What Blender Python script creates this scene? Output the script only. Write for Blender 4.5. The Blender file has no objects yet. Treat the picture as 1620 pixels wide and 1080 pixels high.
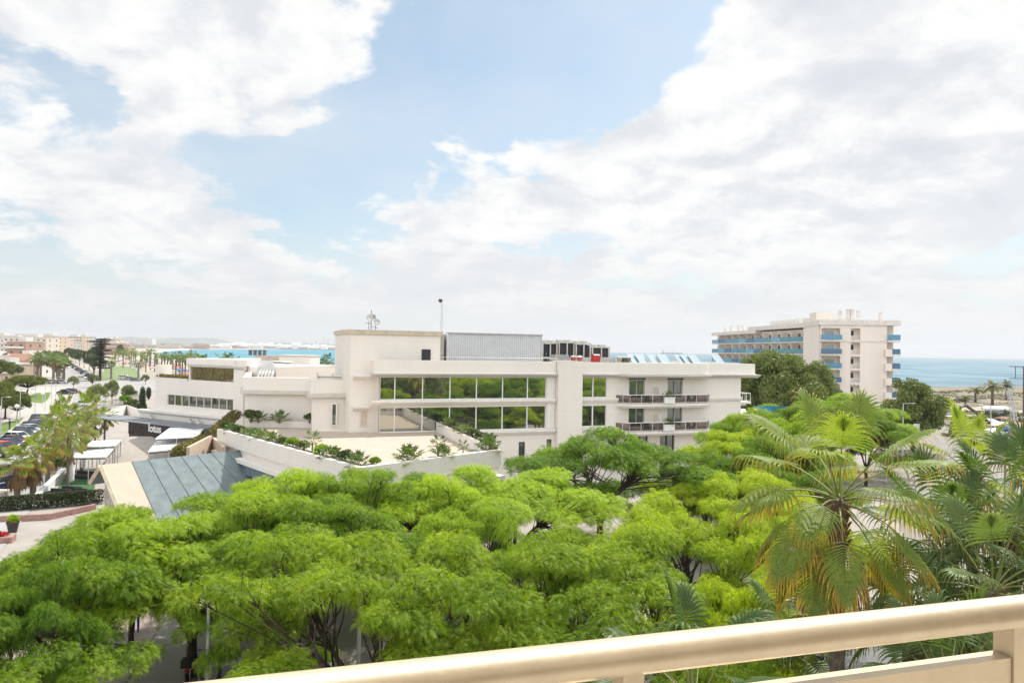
import bpy, math, random
import numpy as np
from mathutils import Vector, Matrix
R = math.radians
PI = math.pi
SC = bpy.context.scene
COL = SC.collection

# ------------------------------------------------------------------ camera
CAMZ = 15.0
F = 1080.0                                  # focal length in pixels of a 1620 px wide frame (24 mm)
cam = bpy.data.cameras.new('camera')
cam.sensor_width = 36.0; cam.lens = 24.0
cam.clip_start = 0.05; cam.clip_end = 60000
camo = bpy.data.objects.new('camera', cam); COL.objects.link(camo)
CR = Matrix.Rotation(R(90.70), 4, 'X') @ Matrix.Rotation(R(0.945), 4, 'Z')
camo.matrix_world = Matrix.Translation((0, 0, CAMZ)) @ CR
SC.camera = camo
def ray(px, py):
    d = CR.to_3x3() @ Vector(((px-810)/F, -(py-540)/F, -1.0))
    return d
def at(px, py, Y):                          # real point at distance Y ahead
    d = ray(px, py); t = Y/d.y
    return Vector((0, 0, CAMZ)) + d*t
def gnd(px, py, z=0.0):                     # real point on the level z
    d = ray(px, py); t = (z-CAMZ)/d.z
    return Vector((0, 0, CAMZ)) + d*t

# ------------------------------------------------------------------ sun, sky, exposure
SUN_AZ, SUN_EL = R(37), R(55)
sd = Vector((math.sin(SUN_AZ)*math.cos(SUN_EL), math.cos(SUN_AZ)*math.cos(SUN_EL), math.sin(SUN_EL)))
sl = bpy.data.lights.new('sun', 'SUN'); sl.energy = 3.3; sl.angle = R(0.6); sl.color = (1.0, 0.955, 0.88)
so = bpy.data.objects.new('sun', sl); COL.objects.link(so)
so.rotation_euler = sd.to_track_quat('Z', 'Y').to_euler(); so.location = (20, 20, 60)
SC.view_settings.view_transform = 'Standard'; SC.view_settings.look = 'None'
SC.view_settings.exposure = 0.58; SC.view_settings.gamma = 1.0
try: SC.view_settings.use_curve_mapping = False
except Exception: pass

w = bpy.data.worlds.new('World'); SC.world = w; w.use_nodes = True
nt = w.node_tree; nt.nodes.clear()
def N(t, typ, **kw):
    n = t.nodes.new(typ)
    for k, v in kw.items():
        if k.startswith('i_'):
            n.inputs[k[2:].replace('_', ' ')].default_value = v
        else: setattr(n, k, v)
    return n
class G:                                    # tiny node-graph helper
    def __init__(s, t): s.t = t
    def L(s, a, b): s.t.links.new(a, b)
    def m(s, op, a, b=None, c=None, clamp=False):
        n = s.t.nodes.new('ShaderNodeMath'); n.operation = op; n.use_clamp = clamp
        for i, v in enumerate((a, b, c)):
            if v is None: continue
            if hasattr(v, 'links'): s.L(v, n.inputs[i])
            else: n.inputs[i].default_value = v
        return n.outputs[0]
    def v(s, op, a, b=None, out=0):
        n = s.t.nodes.new('ShaderNodeVectorMath'); n.operation = op
        for i, x in enumerate((a, b)):
            if x is None: continue
            if hasattr(x, 'links'): s.L(x, n.inputs[i])
            else: n.inputs[i].default_value = x
        return n.outputs[out]
    def noise(s, vec, scale, detail=4, rough=.5, dist=0):
        n = s.t.nodes.new('ShaderNodeTexNoise')
        n.inputs['Scale'].default_value = scale; n.inputs['Detail'].default_value = detail
        n.inputs['Roughness'].default_value = rough; n.inputs['Distortion'].default_value = dist
        if vec is not None: s.L(vec, n.inputs['Vector'])
        return n.outputs['Fac']
    def ss(s, x, a, b, lo=0., hi=1.):
        n = s.t.nodes.new('ShaderNodeMapRange'); n.interpolation_type = 'SMOOTHSTEP'
        s.L(x, n.inputs[0])
        for i, v in enumerate((a, b, lo, hi)): n.inputs[i+1].default_value = v
        return n.outputs[0]
    def mix(s, f, a, b, typ='MIX'):
        n = s.t.nodes.new('ShaderNodeMix'); n.data_type = 'RGBA'; n.blend_type = typ
        for i, x in ((0, f), (6, a), (7, b)):
            if hasattr(x, 'links'): s.L(x, n.inputs[i])
            elif i == 0: n.inputs[0].default_value = x
            else: n.inputs[i].default_value = (*x, 1) if len(x) == 3 else x
        return n.outputs[2]
g = G(nt)
SKYS = 0.12
tc = nt.nodes.new('ShaderNodeTexCoord')
dirv = g.v('NORMALIZE', tc.outputs['Generated'])
sky = nt.nodes.new('ShaderNodeTexSky'); sky.sky_type = 'NISHITA'; sky.sun_disc = False
sky.sun_elevation = SUN_EL; sky.sun_rotation = SUN_AZ
sky.air_density = 1.0; sky.dust_density = 1.2; sky.ozone_density = 1.6
sep = nt.nodes.new('ShaderNodeSeparateXYZ'); g.L(dirv, sep.inputs[0])
zz = g.m('ADD', g.m('MAXIMUM', sep.outputs[2], 0.0), 0.30)
cmb = nt.nodes.new('ShaderNodeCombineXYZ')
g.L(g.m('DIVIDE', sep.outputs[0], zz), cmb.inputs[0]); g.L(g.m('DIVIDE', sep.outputs[1], zz), cmb.inputs[1])
P0 = g.v('ADD', cmb.outputs[0], (3.1, 7.7, 0))
def cloud_field(vec):
    big = g.noise(vec, 1.0, 3, .5, .25)
    det = g.noise(vec, 4.2, 12, .60, .25)
    return g.m('ADD', g.m('MULTIPLY', g.m('ADD', g.m('MULTIPLY', big, 0.38), g.m('MULTIPLY', det, 0.62)), 1.5), -.25)
d1 = cloud_field(P0)
sh = sd.xy.normalized()*0.07
d2 = cloud_field(g.v('ADD', P0, (sh.x, sh.y, 0)))
# where the cloud banks and the blue gaps stand in the sky (directions in the world)
blobs = [((920, 50), 8, -.30), ((800, 130), 7, -.26), ((650, 180), 5, -.20), ((570, 240), 5.5, -.24), ((430, 265), 4, -.20), ((300, 212), 3, -.17), ((150, 172), 3, -.17), ((30, 132), 4.5, -.20),
         ((480, 330), 4, -.12), ((1080, 20), 4.5, -.16), ((1020, 90), 4, -.14), ((60, 410), 3, -.12), ((230, 420), 3, -.10), ((1600, 320), 4, -.10), ((700, 60), 4, -.14),
         ((150, 50), 9, .16), ((400, 90), 7, .16), ((590, 40), 5, .15), ((100, 285), 7, .19), ((280, 330), 5, .15), ((390, 440), 7, .10), ((60, 470), 6, .06), ((735, 300), 6, .13),
         ((800, 400), 12, .13), ((1000, 260), 8, .16), ((1250, 150), 9, .17), ((1500, 100), 12, .15), ((1400, 300), 14, .13), ((1180, 70), 4, .10), ((720, 200), 1.6, .15), ((440, 200), 1.2, .12), ((390, 265), 1.3, .13), ((930, 165), 2, .08)]
bias = None
for (bx, by), wdt, amp in blobs:
    dv = ray(bx, by).normalized()
    dot = g.v('DOT_PRODUCT', dirv, tuple(dv), out=1)
    k = 1.0/(1-math.cos(R(wdt)))
    e = g.m('EXPONENT', g.m('MULTIPLY', g.m('SUBTRACT', dot, 1.0), k))
    t_ = g.m('MULTIPLY', e, amp)
    bias = t_ if bias is None else g.m('ADD', bias, t_)
dens = g.m('ADD', d1, bias)
back = g.ss(sep.outputs[1], 0.2, -0.5)                     # extra cloud added in the unseen sky behind, to light the facade
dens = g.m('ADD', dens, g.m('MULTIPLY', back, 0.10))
cov = g.ss(dens, 0.470, 0.585)
lit = g.m('SUBTRACT', d1, d2)
shade = g.ss(g.m('ADD', g.m('MULTIPLY', lit, 1.9), g.m('MULTIPLY', dens, -0.5)), -0.68, -0.20)
grey = g.noise(P0, 2.4, 7, .58, .3)
shade = g.m('MULTIPLY', g.m('ADD', g.m('MULTIPLY', shade, .75), .25), g.ss(grey, .36, .56, .35, 1.))
K = 1.0/SKYS
cloudc = g.mix(shade, (.46*K, .49*K, .53*K), (.69*K, .685*K, .675*K))
veil = g.noise(P0, 1.1, 6, .6)
skyb = g.mix(1.0, sky.outputs[0], (.78, .86, .80), 'MULTIPLY')
skyb = g.mix(g.ss(veil, .3, .72, .22, .80), skyb, (.50*K, .555*K, .605*K))
hz = g.ss(sep.outputs[2], 0.0, 0.20, 1., 0.)
out = g.mix(cov, skyb, cloudc)
out = g.mix(g.m('MULTIPLY', hz, .78), out, (.555*K, .56*K, .56*K))
bf = g.m('ADD', 1.0, g.m('MULTIPLY', back, 0.85))          # unseen sky behind made brighter as fill light for the facade
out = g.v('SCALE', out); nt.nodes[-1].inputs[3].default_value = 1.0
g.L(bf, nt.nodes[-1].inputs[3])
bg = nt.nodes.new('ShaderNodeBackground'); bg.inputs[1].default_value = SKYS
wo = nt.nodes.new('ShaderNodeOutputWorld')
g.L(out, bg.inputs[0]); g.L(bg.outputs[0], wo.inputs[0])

# ------------------------------------------------------------------ render cost
SC.cycles.max_bounces = 7; SC.cycles.diffuse_bounces = 4; SC.cycles.glossy_bounces = 3
SC.cycles.transmission_bounces = 4; SC.cycles.transparent_max_bounces = 6; SC.cycles.volume_bounces = 0
SC.cycles.use_denoising = True
SC.cycles.caustics_reflective = False; SC.cycles.caustics_refractive = False
SC.cycles.sample_clamp_indirect = 6

# ------------------------------------------------------------------ materials
MATS = {}
def M(name, col, rough=.75, metal=0., var=.12, vs=1.5, bump=0., bs=12., spec=.4, streak=False, alpha=1.):
    if name in MATS: return MATS[name]
    m = bpy.data.materials.new(name); m.use_nodes = True
    t = m.node_tree; q = G(t); b = t.nodes['Principled BSDF']
    b.inputs['Roughness'].default_value = rough; b.inputs['Metallic'].default_value = metal
    b.inputs['Specular IOR Level'].default_value = spec
    ge = t.nodes.new('ShaderNodeNewGeometry'); pos = ge.outputs['Position']
    vec = pos
    if streak: vec = q.v('MULTIPLY', pos, (1, 1, .12))
    nz = q.noise(vec, vs, 6, .6)
    lo = tuple(max(0, c*(1-var)) for c in col); hi = tuple(min(1, c*(1+var)) for c in col)
    c = q.mix(q.ss(nz, .3, .7), lo, hi)
    if streak:
        f2 = q.noise(pos, vs*.15, 3, .5)
        c = q.mix(q.ss(f2, .3, .7, 0, .25), c, tuple(x*.86 for x in col))
        sp = t.nodes.new('ShaderNodeSeparateXYZ'); q.L(pos, sp.inputs[0])
        jz = q.m('LESS_THAN', q.m('MODULO', q.m('ADD', sp.outputs[2], 50.), .62), .035)
        c = q.mix(q.m('MULTIPLY', jz, .16), c, tuple(x*.55 for x in col))
        dr = q.noise(q.v('MULTIPLY', pos, (2.2, 2.2, .07)), 1.0, 5, .65)
        c = q.mix(q.ss(dr, .60, .80, 0, .35), c, tuple(x*.72 for x in col))
    q.L(c, b.inputs['Base Color'])
    if bump:
        bn = t.nodes.new('ShaderNodeBump'); bn.inputs['Strength'].default_value = bump; bn.inputs['Distance'].default_value = .05
        q.L(q.noise(pos, bs, 4, .6), bn.inputs['Height']); q.L(bn.outputs[0], b.inputs['Normal'])
    MATS[name] = m; return m
def leafmat(name, c1, c2, trans=.45, scale=.8, tip=None, rough=.5, tc_=None):
    if name in MATS: return MATS[name]
    m = bpy.data.materials.new(name); m.use_nodes = True
    t = m.node_tree; q = G(t); b = t.nodes['Principled BSDF']; o = t.nodes['Material Output']
    ge = t.nodes.new('ShaderNodeNewGeometry'); oi = t.nodes.new('ShaderNodeObjectInfo')
    tx = t.nodes.new('ShaderNodeTexCoord')
    nz = q.noise(tx.outputs['Object'], scale, 3, .6)
    nz2 = q.noise(tx.outputs['Object'], scale*9, 2, .5)
    nz3 = q.noise(tx.outputs['Object'], scale*30, 1, .5)
    f = q.m('ADD', q.m('ADD', q.m('MULTIPLY', nz, .65), q.m('MULTIPLY', nz2, .35)), q.m('MULTIPLY', q.m('SUBTRACT', nz3, .4), .9))
    f = q.m('ADD', f, q.m('MULTIPLY', q.m('SUBTRACT', oi.outputs['Random'], .5), .35))
    c = q.mix(q.ss(f, .35, .85), c1, c2)
    if tip:
        at_ = t.nodes.new('ShaderNodeAttribute'); at_.attribute_name = 'tip'
        c = q.mix(q.ss(at_.outputs['Fac'], .60, 1.0), c, tip)
    q.L(c, b.inputs['Base Color']); b.inputs['Roughness'].default_value = rough
    b.inputs['Specular IOR Level'].default_value = .35
    tr = t.nodes.new('ShaderNodeBsdfTranslucent')
    cc = q.mix(1.0, c, tc_ or (1.15, 1.2, .5), 'MULTIPLY'); q.L(cc, tr.inputs[0])
    mx = t.nodes.new('ShaderNodeMixShader'); mx.inputs[0].default_value = trans
    q.L(b.outputs[0], mx.inputs[1]); q.L(tr.outputs[0], mx.inputs[2]); q.L(mx.outputs[0], o.inputs[0])
    MATS[name] = m; return m
PLASTER = M('plaster', (.82, .765, .70), .85, var=.02, vs=.8, bump=.12, bs=6, streak=True)
PLASTERL = M('plaster_trim', (.82, .775, .725), .8, var=.04, vs=1.2, streak=True)
GREYST = M('grey_trim', (.60, .57, .53), .8, var=.06)
WHITE = M('white_paint', (.80, .80, .79), .5, var=.03)
DARK = M('dark', (.03, .03, .035), .6)
DKMET = M('dark_metal', (.07, .07, .075), .5, .3)
STEEL = M('steel', (.55, .56, .57), .4, .6, var=.1)
def glassmat(name, base, refl, rough=.015):
    m = bpy.data.materials.new(name); m.use_nodes = True
    t = m.node_tree; q = G(t); b = t.nodes['Principled BSDF']; o = t.nodes['Material Output']
    b.inputs['Base Color'].default_value = (*base, 1); b.inputs['Roughness'].default_value = .3
    gl = t.nodes.new('ShaderNodeBsdfGlossy'); gl.inputs[1].default_value = rough
    gl.inputs[0].default_value = (.74, .75, .68, 1)
    ge = t.nodes.new('ShaderNodeNewGeometry'); bn = t.nodes.new('ShaderNodeBump')
    bn.inputs['Strength'].default_value = .06; bn.inputs['Distance'].default_value = .05
    q.L(q.noise(ge.outputs['Position'], .35, 1, .5), bn.inputs['Height']); q.L(bn.outputs[0], gl.inputs['Normal'])
    mx = t.nodes.new('ShaderNodeMixShader'); mx.inputs[0].default_value = refl
    q.L(b.outputs[0], mx.inputs[1]); q.L(gl.outputs[0], mx.inputs[2]); q.L(mx.outputs[0], o.inputs[0])
    MATS[name] = m; return m
MIRROR = glassmat('mirror_glass', (.03, .035, .03), .62)
WINGL = glassmat('window_glass', (.035, .045, .05), .22, .03)
GOLDGL = glassmat('amber_glass', (.16, .10, .04), .42, .03)
BARK = M('bark', (.075, .055, .042), .9, bump=.6, bs=14, var=.35, vs=5)
PALMBARK = M('palm_bark', (.19, .155, .125), .9, bump=.8, bs=9, var=.3, vs=6)
LEAF = leafmat('fresh_leaf', (.11, .215, .012), (.43, .55, .035), .44, .42, tc_=(1.6, 1.62, .6))
LEAFY = leafmat('yellow_leaf', (.135, .24, .012), (.46, .57, .035), .44, .42, tc_=(1.55, 1.5, .5))
LEAFD = leafmat('darker_leaf', (.10, .21, .013), (.41, .53, .035), .42, .42, tc_=(1.6, 1.62, .6))
PINEL = leafmat('pine_needles', (.09, .135, .035), (.25, .29, .075), .2, .5)
SHRUBL = leafmat('shrub_leaf', (.045, .075, .02), (.12, .16, .035), .25, .8)
HEDGEL = leafmat('hedge_leaf', (.03, .05, .014), (.085, .11, .025), .2, 1.2)
OLIVEH = leafmat('olive_hedge', (.13, .11, .025), (.26, .22, .05), .2, .9)
OLIVEL = leafmat('olive_leaf', (.13, .16, .06), (.25, .28, .10), .3, .8)
PALML = leafmat('palm_leaf', (.13, .205, .03), (.30, .37, .07), .45, .7, tip=(.55, .33, .08), rough=.48, tc_=(1.5, 1.5, .6))
PALMG = leafmat('palm_leaf_green', (.075, .135, .04), (.18, .25, .075), .38, .7, tip=(.22, .24, .09), rough=.42, tc_=(1.4, 1.4, .6))
PALMY = leafmat('palm_leaf_yellow', (.13, .19, .03), (.28, .33, .07), .4, .7, tip=(.42, .36, .10), rough=.45)
DEADL = leafmat('dead_palm_leaf', (.21, .13, .065), (.40, .27, .14), .25, 1.5, rough=.8, tc_=(1, .9, .7))

# ------------------------------------------------------------------ mesh helpers
class MB:
    def __init__(s): s.v = []; s.f = []; s.sm = False
    def add(s, vs, fs):
        o = len(s.v); s.v += [tuple(x) for x in vs]; s.f += [tuple(i+o for i in f) for f in fs]; return s
    def box(s, x0, x1, y0, y1, z0, z1, fr=None):
        vs = [(x0, y0, z0), (x1, y0, z0), (x1, y1, z0), (x0, y1, z0), (x0, y0, z1), (x1, y0, z1), (x1, y1, z1), (x0, y1, z1)]
        if fr: vs = [fr(*p) for p in vs]
        return s.add(vs, [(0, 3, 2, 1), (4, 5, 6, 7), (0, 1, 5, 4), (1, 2, 6, 5), (2, 3, 7, 6), (3, 0, 4, 7)])
    def prism(s, pts, z0, z1, cap=True):
        n = len(pts)
        vs = [(p[0], p[1], z0) for p in pts]+[(p[0], p[1], z1) for p in pts]
        fs = [(i, (i+1) % n, (i+1) % n+n, i+n) for i in range(n)]
        if cap: fs += [tuple(range(n, 2*n)), tuple(range(n-1, -1, -1))]
        return s.add(vs, fs)
    def prof(s, prof, x0, x1, fr=None, c0=0., c1=0.):
        # closed (y,z) profile run along x; c0/c1 mitre: x grows with -y at the ends
        n = len(prof)
        vs = [(x0 + c0*p[0], p[0], p[1]) for p in prof]+[(x1 - c1*p[0], p[0], p[1]) for p in prof]
        if fr: vs = [fr(*p) for p in vs]
        return s.add(vs, [(i, (i+1) % n, (i+1) % n+n, i+n) for i in range(n)]+[tuple(range(n-1, -1, -1)), tuple(range(n, 2*n))])
    def quad(s, a, b, c, d): return s.add([a, b, c, d], [(0, 1, 2, 3)])
    def tube(s, pts, rad, n=6, cap=True):
        pts = [Vector(p) for p in pts]
        if not hasattr(rad, '__len__'): rad = [rad]*len(pts)
        o = len(s.v)
        for i, p in enumerate(pts):
            t = (pts[min(i+1, len(pts)-1)]-pts[max(i-1, 0)])
            t = t.normalized() if t.length > 1e-9 else Vector((0, 0, 1))
            a = t.cross(Vector((0, 0, 1)) if abs(t.z) < .9 else Vector((1, 0, 0))).normalized(); b = t.cross(a)
            for k in range(n):
                q = p+(a*math.cos(2*PI*k/n)+b*math.sin(2*PI*k/n))*rad[i]; s.v.append(tuple(q))
        for i in range(len(pts)-1):
            for k in range(n):
                k2 = (k+1) % n
                s.f.append((o+i*n+k, o+i*n+k2, o+(i+1)*n+k2, o+(i+1)*n+k))
        if cap:
            s.f.append(tuple(o+k for k in range(n-1, -1, -1))); e = o+(len(pts)-1)*n
            s.f.append(tuple(e+k for k in range(n)))
        return s
    def lathe(s, prof, n=12, c=(0, 0, 0), axis='z'):
        o = len(s.v)
        for r, z in prof:
            for k in range(n):
                x, y = r*math.cos(2*PI*k/n), r*math.sin(2*PI*k/n)
                p = (x, y, z) if axis == 'z' else ((x, z, y) if axis == 'y' else (z, x, y))
                s.v.append((c[0]+p[0], c[1]+p[1], c[2]+p[2]))
        for i in range(len(prof)-1):
            for k in range(n):
                s.f.append((o+i*n+k, o+i*n+(k+1) % n, o+(i+1)*n+(k+1) % n, o+(i+1)*n+k))
        s.f.append(tuple(o+k for k in range(n-1, -1, -1))); e = o+(len(prof)-1)*n
        s.f.append(tuple(e+k for k in range(n)))
        return s
    def sheet(s, x0, x1, z0, z1, ops, dep, fr, y=0.0):
        """wall sheet with openings (x0,x1,z0,z1) and their reveals"""
        xs = sorted({x0, x1, *[o[0] for o in ops], *[o[1] for o in ops]})
        zs = sorted({z0, z1, *[o[2] for o in ops], *[o[3] for o in ops]})
        for i in range(len(xs)-1):
            for j in range(len(zs)-1):
                cx, cz = (xs[i]+xs[i+1])/2, (zs[j]+zs[j+1])/2
                if any(o[0] < cx < o[1] and o[2] < cz < o[3] for o in ops): continue
                s.quad(fr(xs[i], y, zs[j]), fr(xs[i+1], y, zs[j]), fr(xs[i+1], y, zs[j+1]), fr(xs[i], y, zs[j+1]))
        for a, b, c, d in ops:
            s.quad(fr(a, y, c), fr(a, y+dep, c), fr(a, y+dep, d), fr(a, y, d))
            s.quad(fr(b, y, c), fr(b, y, d), fr(b, y+dep, d), fr(b, y+dep, c))
            s.quad(fr(a, y, d), fr(a, y+dep, d), fr(b, y+dep, d), fr(b, y, d))
            s.quad(fr(a, y, c), fr(b, y, c), fr(b, y+dep, c), fr(a, y+dep, c))
        return s
    def build(s, name, mat, parent=None, smooth=False):
        me = bpy.data.meshes.new(name)
        off = parent_world(parent)
        vs = np.array(s.v, dtype=np.float64).reshape(-1, 3)-np.array(off)
        me.from_pydata(vs.tolist(), [], s.f); me.materials.append(mat)
        if smooth: me.polygons.foreach_set('use_smooth', [True]*len(me.polygons))
        o = bpy.data.objects.new(name, me); COL.objects.link(o)
        if parent: o.parent = parent
        return o
WORLDN = {'hotel_building', 'plant_screen', 'beach_bar', 'restaurant_pavilion', 'garden_wall', 'white_canopy', 'balcony_hotel', 'balcony_railing', 'resort_building', 'chiller_unit'}
def parent_world(p):                        # things drafted in world coordinates keep an origin at their base
    v = Vector((0, 0, 0)); r = p
    while r is not None and r.parent: r = r.parent
    if r is None or r.name.split('.')[0] not in WORLDN: return v
    while p is not None: v = v+Vector(p.location); p = p.parent
    return v
def frame(ox, oy, ang):
    c, s_ = math.cos(ang), math.sin(ang)
    return lambda x, y, z: (ox+c*x-s_*y, oy+s_*x+c*y, z)
def tag(o, label=None, cat=None, group=None, kind=None):
    if label: o['label'] = label
    if cat: o['category'] = cat
    if group: o['group'] = group
    if kind: o['kind'] = kind
    return o
def thing(name, label, cat, loc=(0, 0, 0), rz=0, group=None):
    o = bpy.data.objects.new(name, None); COL.objects.link(o); o.empty_display_size = .3
    o.location = loc; o.rotation_euler = (0, 0, rz)
    return tag(o, label, cat, group)
KIDS = {}
def kids(o):
    if o.name not in KIDS: KIDS[o.name] = list(o.children)
    return KIDS[o.name]
def clone(root, loc=None, rz=None, sc=None, label=None, group=None, mats=None):
    def cp(o, par):
        c = o.copy(); COL.objects.link(c); c.parent = par
        for ch in kids(o): cp(ch, c)
        return c
    r = cp(root, None)
    if loc is not None: r.location = loc
    if rz is not None: r.rotation_euler = (0, 0, rz)
    if sc is not None: r.scale = sc if hasattr(sc, '__len__') else (sc,)*3
    if label: r['label'] = label
    if group: r['group'] = group
    return r
def setmat(root, part, mat):
    for ch in root.children:
        if ch.name.split('.')[0] == part:
            for s_ in ch.material_slots: s_.link = 'OBJECT'; s_.material = mat
PROTO_USED = set()
def place(proto, loc, rz=0, sc=1., label=None, group=None):
    if proto.name in PROTO_USED: return clone(proto, loc, rz, sc, label, group)
    kids(proto)
    for k in kids(proto): kids(k)
    PROTO_USED.add(proto.name)
    proto.location = loc; proto.rotation_euler = (0, 0, rz)
    proto.scale = sc if hasattr(sc, '__len__') else (sc,)*3
    if label: proto['label'] = label
    if group: proto['group'] = group
    return proto
def structure(name, mb, mat): return tag(mb.build(name, mat), kind='structure')
def npmesh(name, V, Fc, mat, parent=None, tipv=None):
    me = bpy.data.meshes.new(name); n = Fc.shape[1]
    me.vertices.add(len(V)); me.vertices.foreach_set('co', np.ascontiguousarray(V, dtype=np.float32).ravel())
    me.loops.add(Fc.size); me.loops.foreach_set('vertex_index', Fc.astype(np.int32).ravel())
    me.polygons.add(len(Fc)); me.polygons.foreach_set('loop_start', np.arange(0, Fc.size, n, dtype=np.int32))
    me.polygons.foreach_set('loop_total', np.full(len(Fc), n, dtype=np.int32))
    if tipv is not None:
        a = me.attributes.new('tip', 'FLOAT', 'POINT'); a.data.foreach_set('value', np.asarray(tipv, dtype=np.float32))
    me.update(calc_edges=True); me.materials.append(mat)
    o = bpy.data.objects.new(name, me); COL.objects.link(o)
    if parent: o.parent = parent
    return o
def rotm(rs, n, droop=None):
    """n random orthonormal frames (n,3,3)"""
    a = rs.normal(size=(n, 3)); a /= np.linalg.norm(a, axis=1)[:, None]
    b = rs.normal(size=(n, 3)); b -= (a*b).sum(1)[:, None]*a; b /= np.linalg.norm(b, axis=1)[:, None]
    return np.stack([a, b, np.cross(a, b)], 1)
def leafcloud(blobs_, n, size, rs, shell=.5, flat=.0):
    """small leaf quads spread through ellipsoids (cx,cy,cz,rx,ry,rz); returns V,F"""
    bl = np.array(blobs_); vol = (bl[:, 3]*bl[:, 4]*bl[:, 5])**(2/3); idx = rs.choice(len(bl), n, p=vol/vol.sum())
    d = rs.normal(size=(n, 3)); d /= np.linalg.norm(d, axis=1)[:, None]
    r = shell+(1-shell)*rs.random(n)**.6; r *= 1+rs.normal(size=n)*.06
    c = bl[idx, :3]+d*r[:, None]*bl[idx, 3:]
    Q = rotm(rs, n); s_ = size*(.6+.8*rs.random(n))
    t = np.array([[-1, -.35], [.6, -.45], [1, .3], [-.7, .42]])
    V = c[:, None, :]+s_[:, None, None]*(t[None, :, 0:1]*Q[:, None, 0, :]+t[None, :, 1:2]*Q[:, None, 1, :])*.5
    return V.reshape(-1, 3), np.arange(4*n).reshape(n, 4)

# ------------------------------------------------------------------ trees
def feather_tree(name, seed, Rc=5.2, H=8.6, nfr=36000, mat=LEAF, ncl=80, top=3.2):
    rs = np.random.RandomState(seed); rnd = random.Random(seed)
    root = thing(name, 'bright green feathery street tree', 'tree')
    cl = []; nl = 34
    for i in range(nl):
        a = i*2.399963+rnd.uniform(-.3, .3); q = math.sqrt((i+.3)/nl)
        lob = 1+.16*math.sin(3*a+seed)+.14*math.sin(5*a+2*seed)
        rr = (Rc-.35)*q*lob*rnd.uniform(.9, 1.1)
        z = (H-top)+(top-.4)*math.sqrt(max(0, 1-q*q*.9))-rnd.uniform(0, 1.7)+.3*math.sin(i*1.7)
        if i % 4 == 2:
            rr = Rc*rnd.uniform(.5, .95); z = H-top-rnd.uniform(-.2, 1.7)
        R1 = rnd.uniform(.9, 1.45); cx_, cy_ = rr*math.cos(a), rr*math.sin(a)
        for j in range(4):
            b = j*2.4+rnd.random(); qq = math.sqrt((j+.2)/7.)*rnd.uniform(.85, 1.15)
            cl.append((cx_+R1*qq*math.cos(b)*1.1, cy_+R1*qq*math.sin(b)*1.1, z-.55*R1*qq*qq+rnd.uniform(-.2, .15), rnd.uniform(.30, .66), rnd.uniform(.20, .38)))
    zt = max(c[2]+c[4]*1.2 for c in cl); cl = [(c[0], c[1], c[2]+H-zt, c[3], c[4]) for c in cl]; ncl = len(cl)
    # fronds
    ca = np.array(cl); wgt = ca[:, 3]**2; idx = rs.choice(ncl, nfr, p=wgt/wgt.sum())
    d = rs.normal(size=(nfr, 3)); d[:, 2] = np.abs(d[:, 2])*1.0-.45; d /= np.linalg.norm(d, axis=1)[:, None]
    rad = (.35+.75*rs.random(nfr)**.5)[:, None]
    base = ca[idx, :3]+d*rad*np.stack([ca[idx, 3]*1.15, ca[idx, 3]*1.15, ca[idx, 4]*1.3], 1)
    out_ = d.copy(); out_[:, 2] = out_[:, 2]*.4+.10; cdir = ca[idx, :3].copy(); cdir[:, 2] = 0
    out_ += cdir/Rc*.2+rs.normal(size=(nfr, 3))*.75; out_ /= np.linalg.norm(out_, axis=1)[:, None]
    side = np.cross(out_, np.array([0, 0, 1.])); side /= np.maximum(np.linalg.norm(side, axis=1)[:, None], 1e-6)
    upv = np.cross(side, out_); rollv = rs.normal(size=nfr)*.8
    side, upv = side*np.cos(rollv)[:, None]+upv*np.sin(rollv)[:, None], upv*np.cos(rollv)[:, None]-side*np.sin(rollv)[:, None]
    L = (.15+.17*rs.random(nfr))
    tri = []
    for k in range(5):
        t0 = .08+k*.18; sp = .36*(1-.5*abs(t0-.45))
        for sg in (-1, 1): tri += [(t0, 0, 0), (t0+.26, sg*sp, -.10), (t0+.13, sg*sp*.12, -.02)]
    tri = np.array(tri); tri[:, 2] -= .55*tri[:, 0]**2
    gz = np.zeros((1, 1, 3)); gz[..., 2] = 1
    V = base[:, None, :]+L[:, None, None]*(tri[None, :, 0:1]*out_[:, None, :]+tri[None, :, 1:2]*side[:, None, :])+(L[:, None]*tri[None, :, 2])[:, :, None]*gz
    V = V.reshape(-1, 3)
    npmesh('crown', V, np.arange(len(V)).reshape(-1, 3), mat, root)
    mb = MB(); fork = Vector((0, 0, 1.9))
    mb.tube([(0, 0, -.2), (.03, .02, 1.0), fork], [.23, .18, .17], 8)
    mains = []
    nm = 5
    for k in range(nm):
        a = 2*PI*k/nm+rnd.random()*.6; e = Vector((math.cos(a)*Rc*.42, math.sin(a)*Rc*.42, H-top*.9))
        m_ = fork.lerp(e, .5)+Vector((-math.cos(a)*.25, -math.sin(a)*.25, .15))
        mb.tube([fork-Vector((0, 0, .15)), m_, e], [.125, .09, .06], 6); mains.append((a, m_, e))
    for c in cl:
        a = math.atan2(c[1], c[0]); mm = min(mains, key=lambda q_: abs((q_[0]-a+PI) % (2*PI)-PI))
        s0 = mm[1].lerp(mm[2], rnd.uniform(.2, 1)); e = Vector(c[:3])
        md = s0.lerp(e, .5)+Vector((rnd.uniform(-.2, .2), rnd.uniform(-.2, .2), rnd.uniform(-.25, .1)))
        mb.tube([s0, md, e], [.045, .028, .012], 4, False)
        for _ in range(4):
            e2 = e+Vector((rnd.uniform(-.9, .9), rnd.uniform(-.9, .9), rnd.uniform(-.1, .5)))
            mb.tube([md.lerp(e, .6), e2], [.022, .008], 3, False)
    mb.build('trunk', BARK, root, True)
    return root
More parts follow.
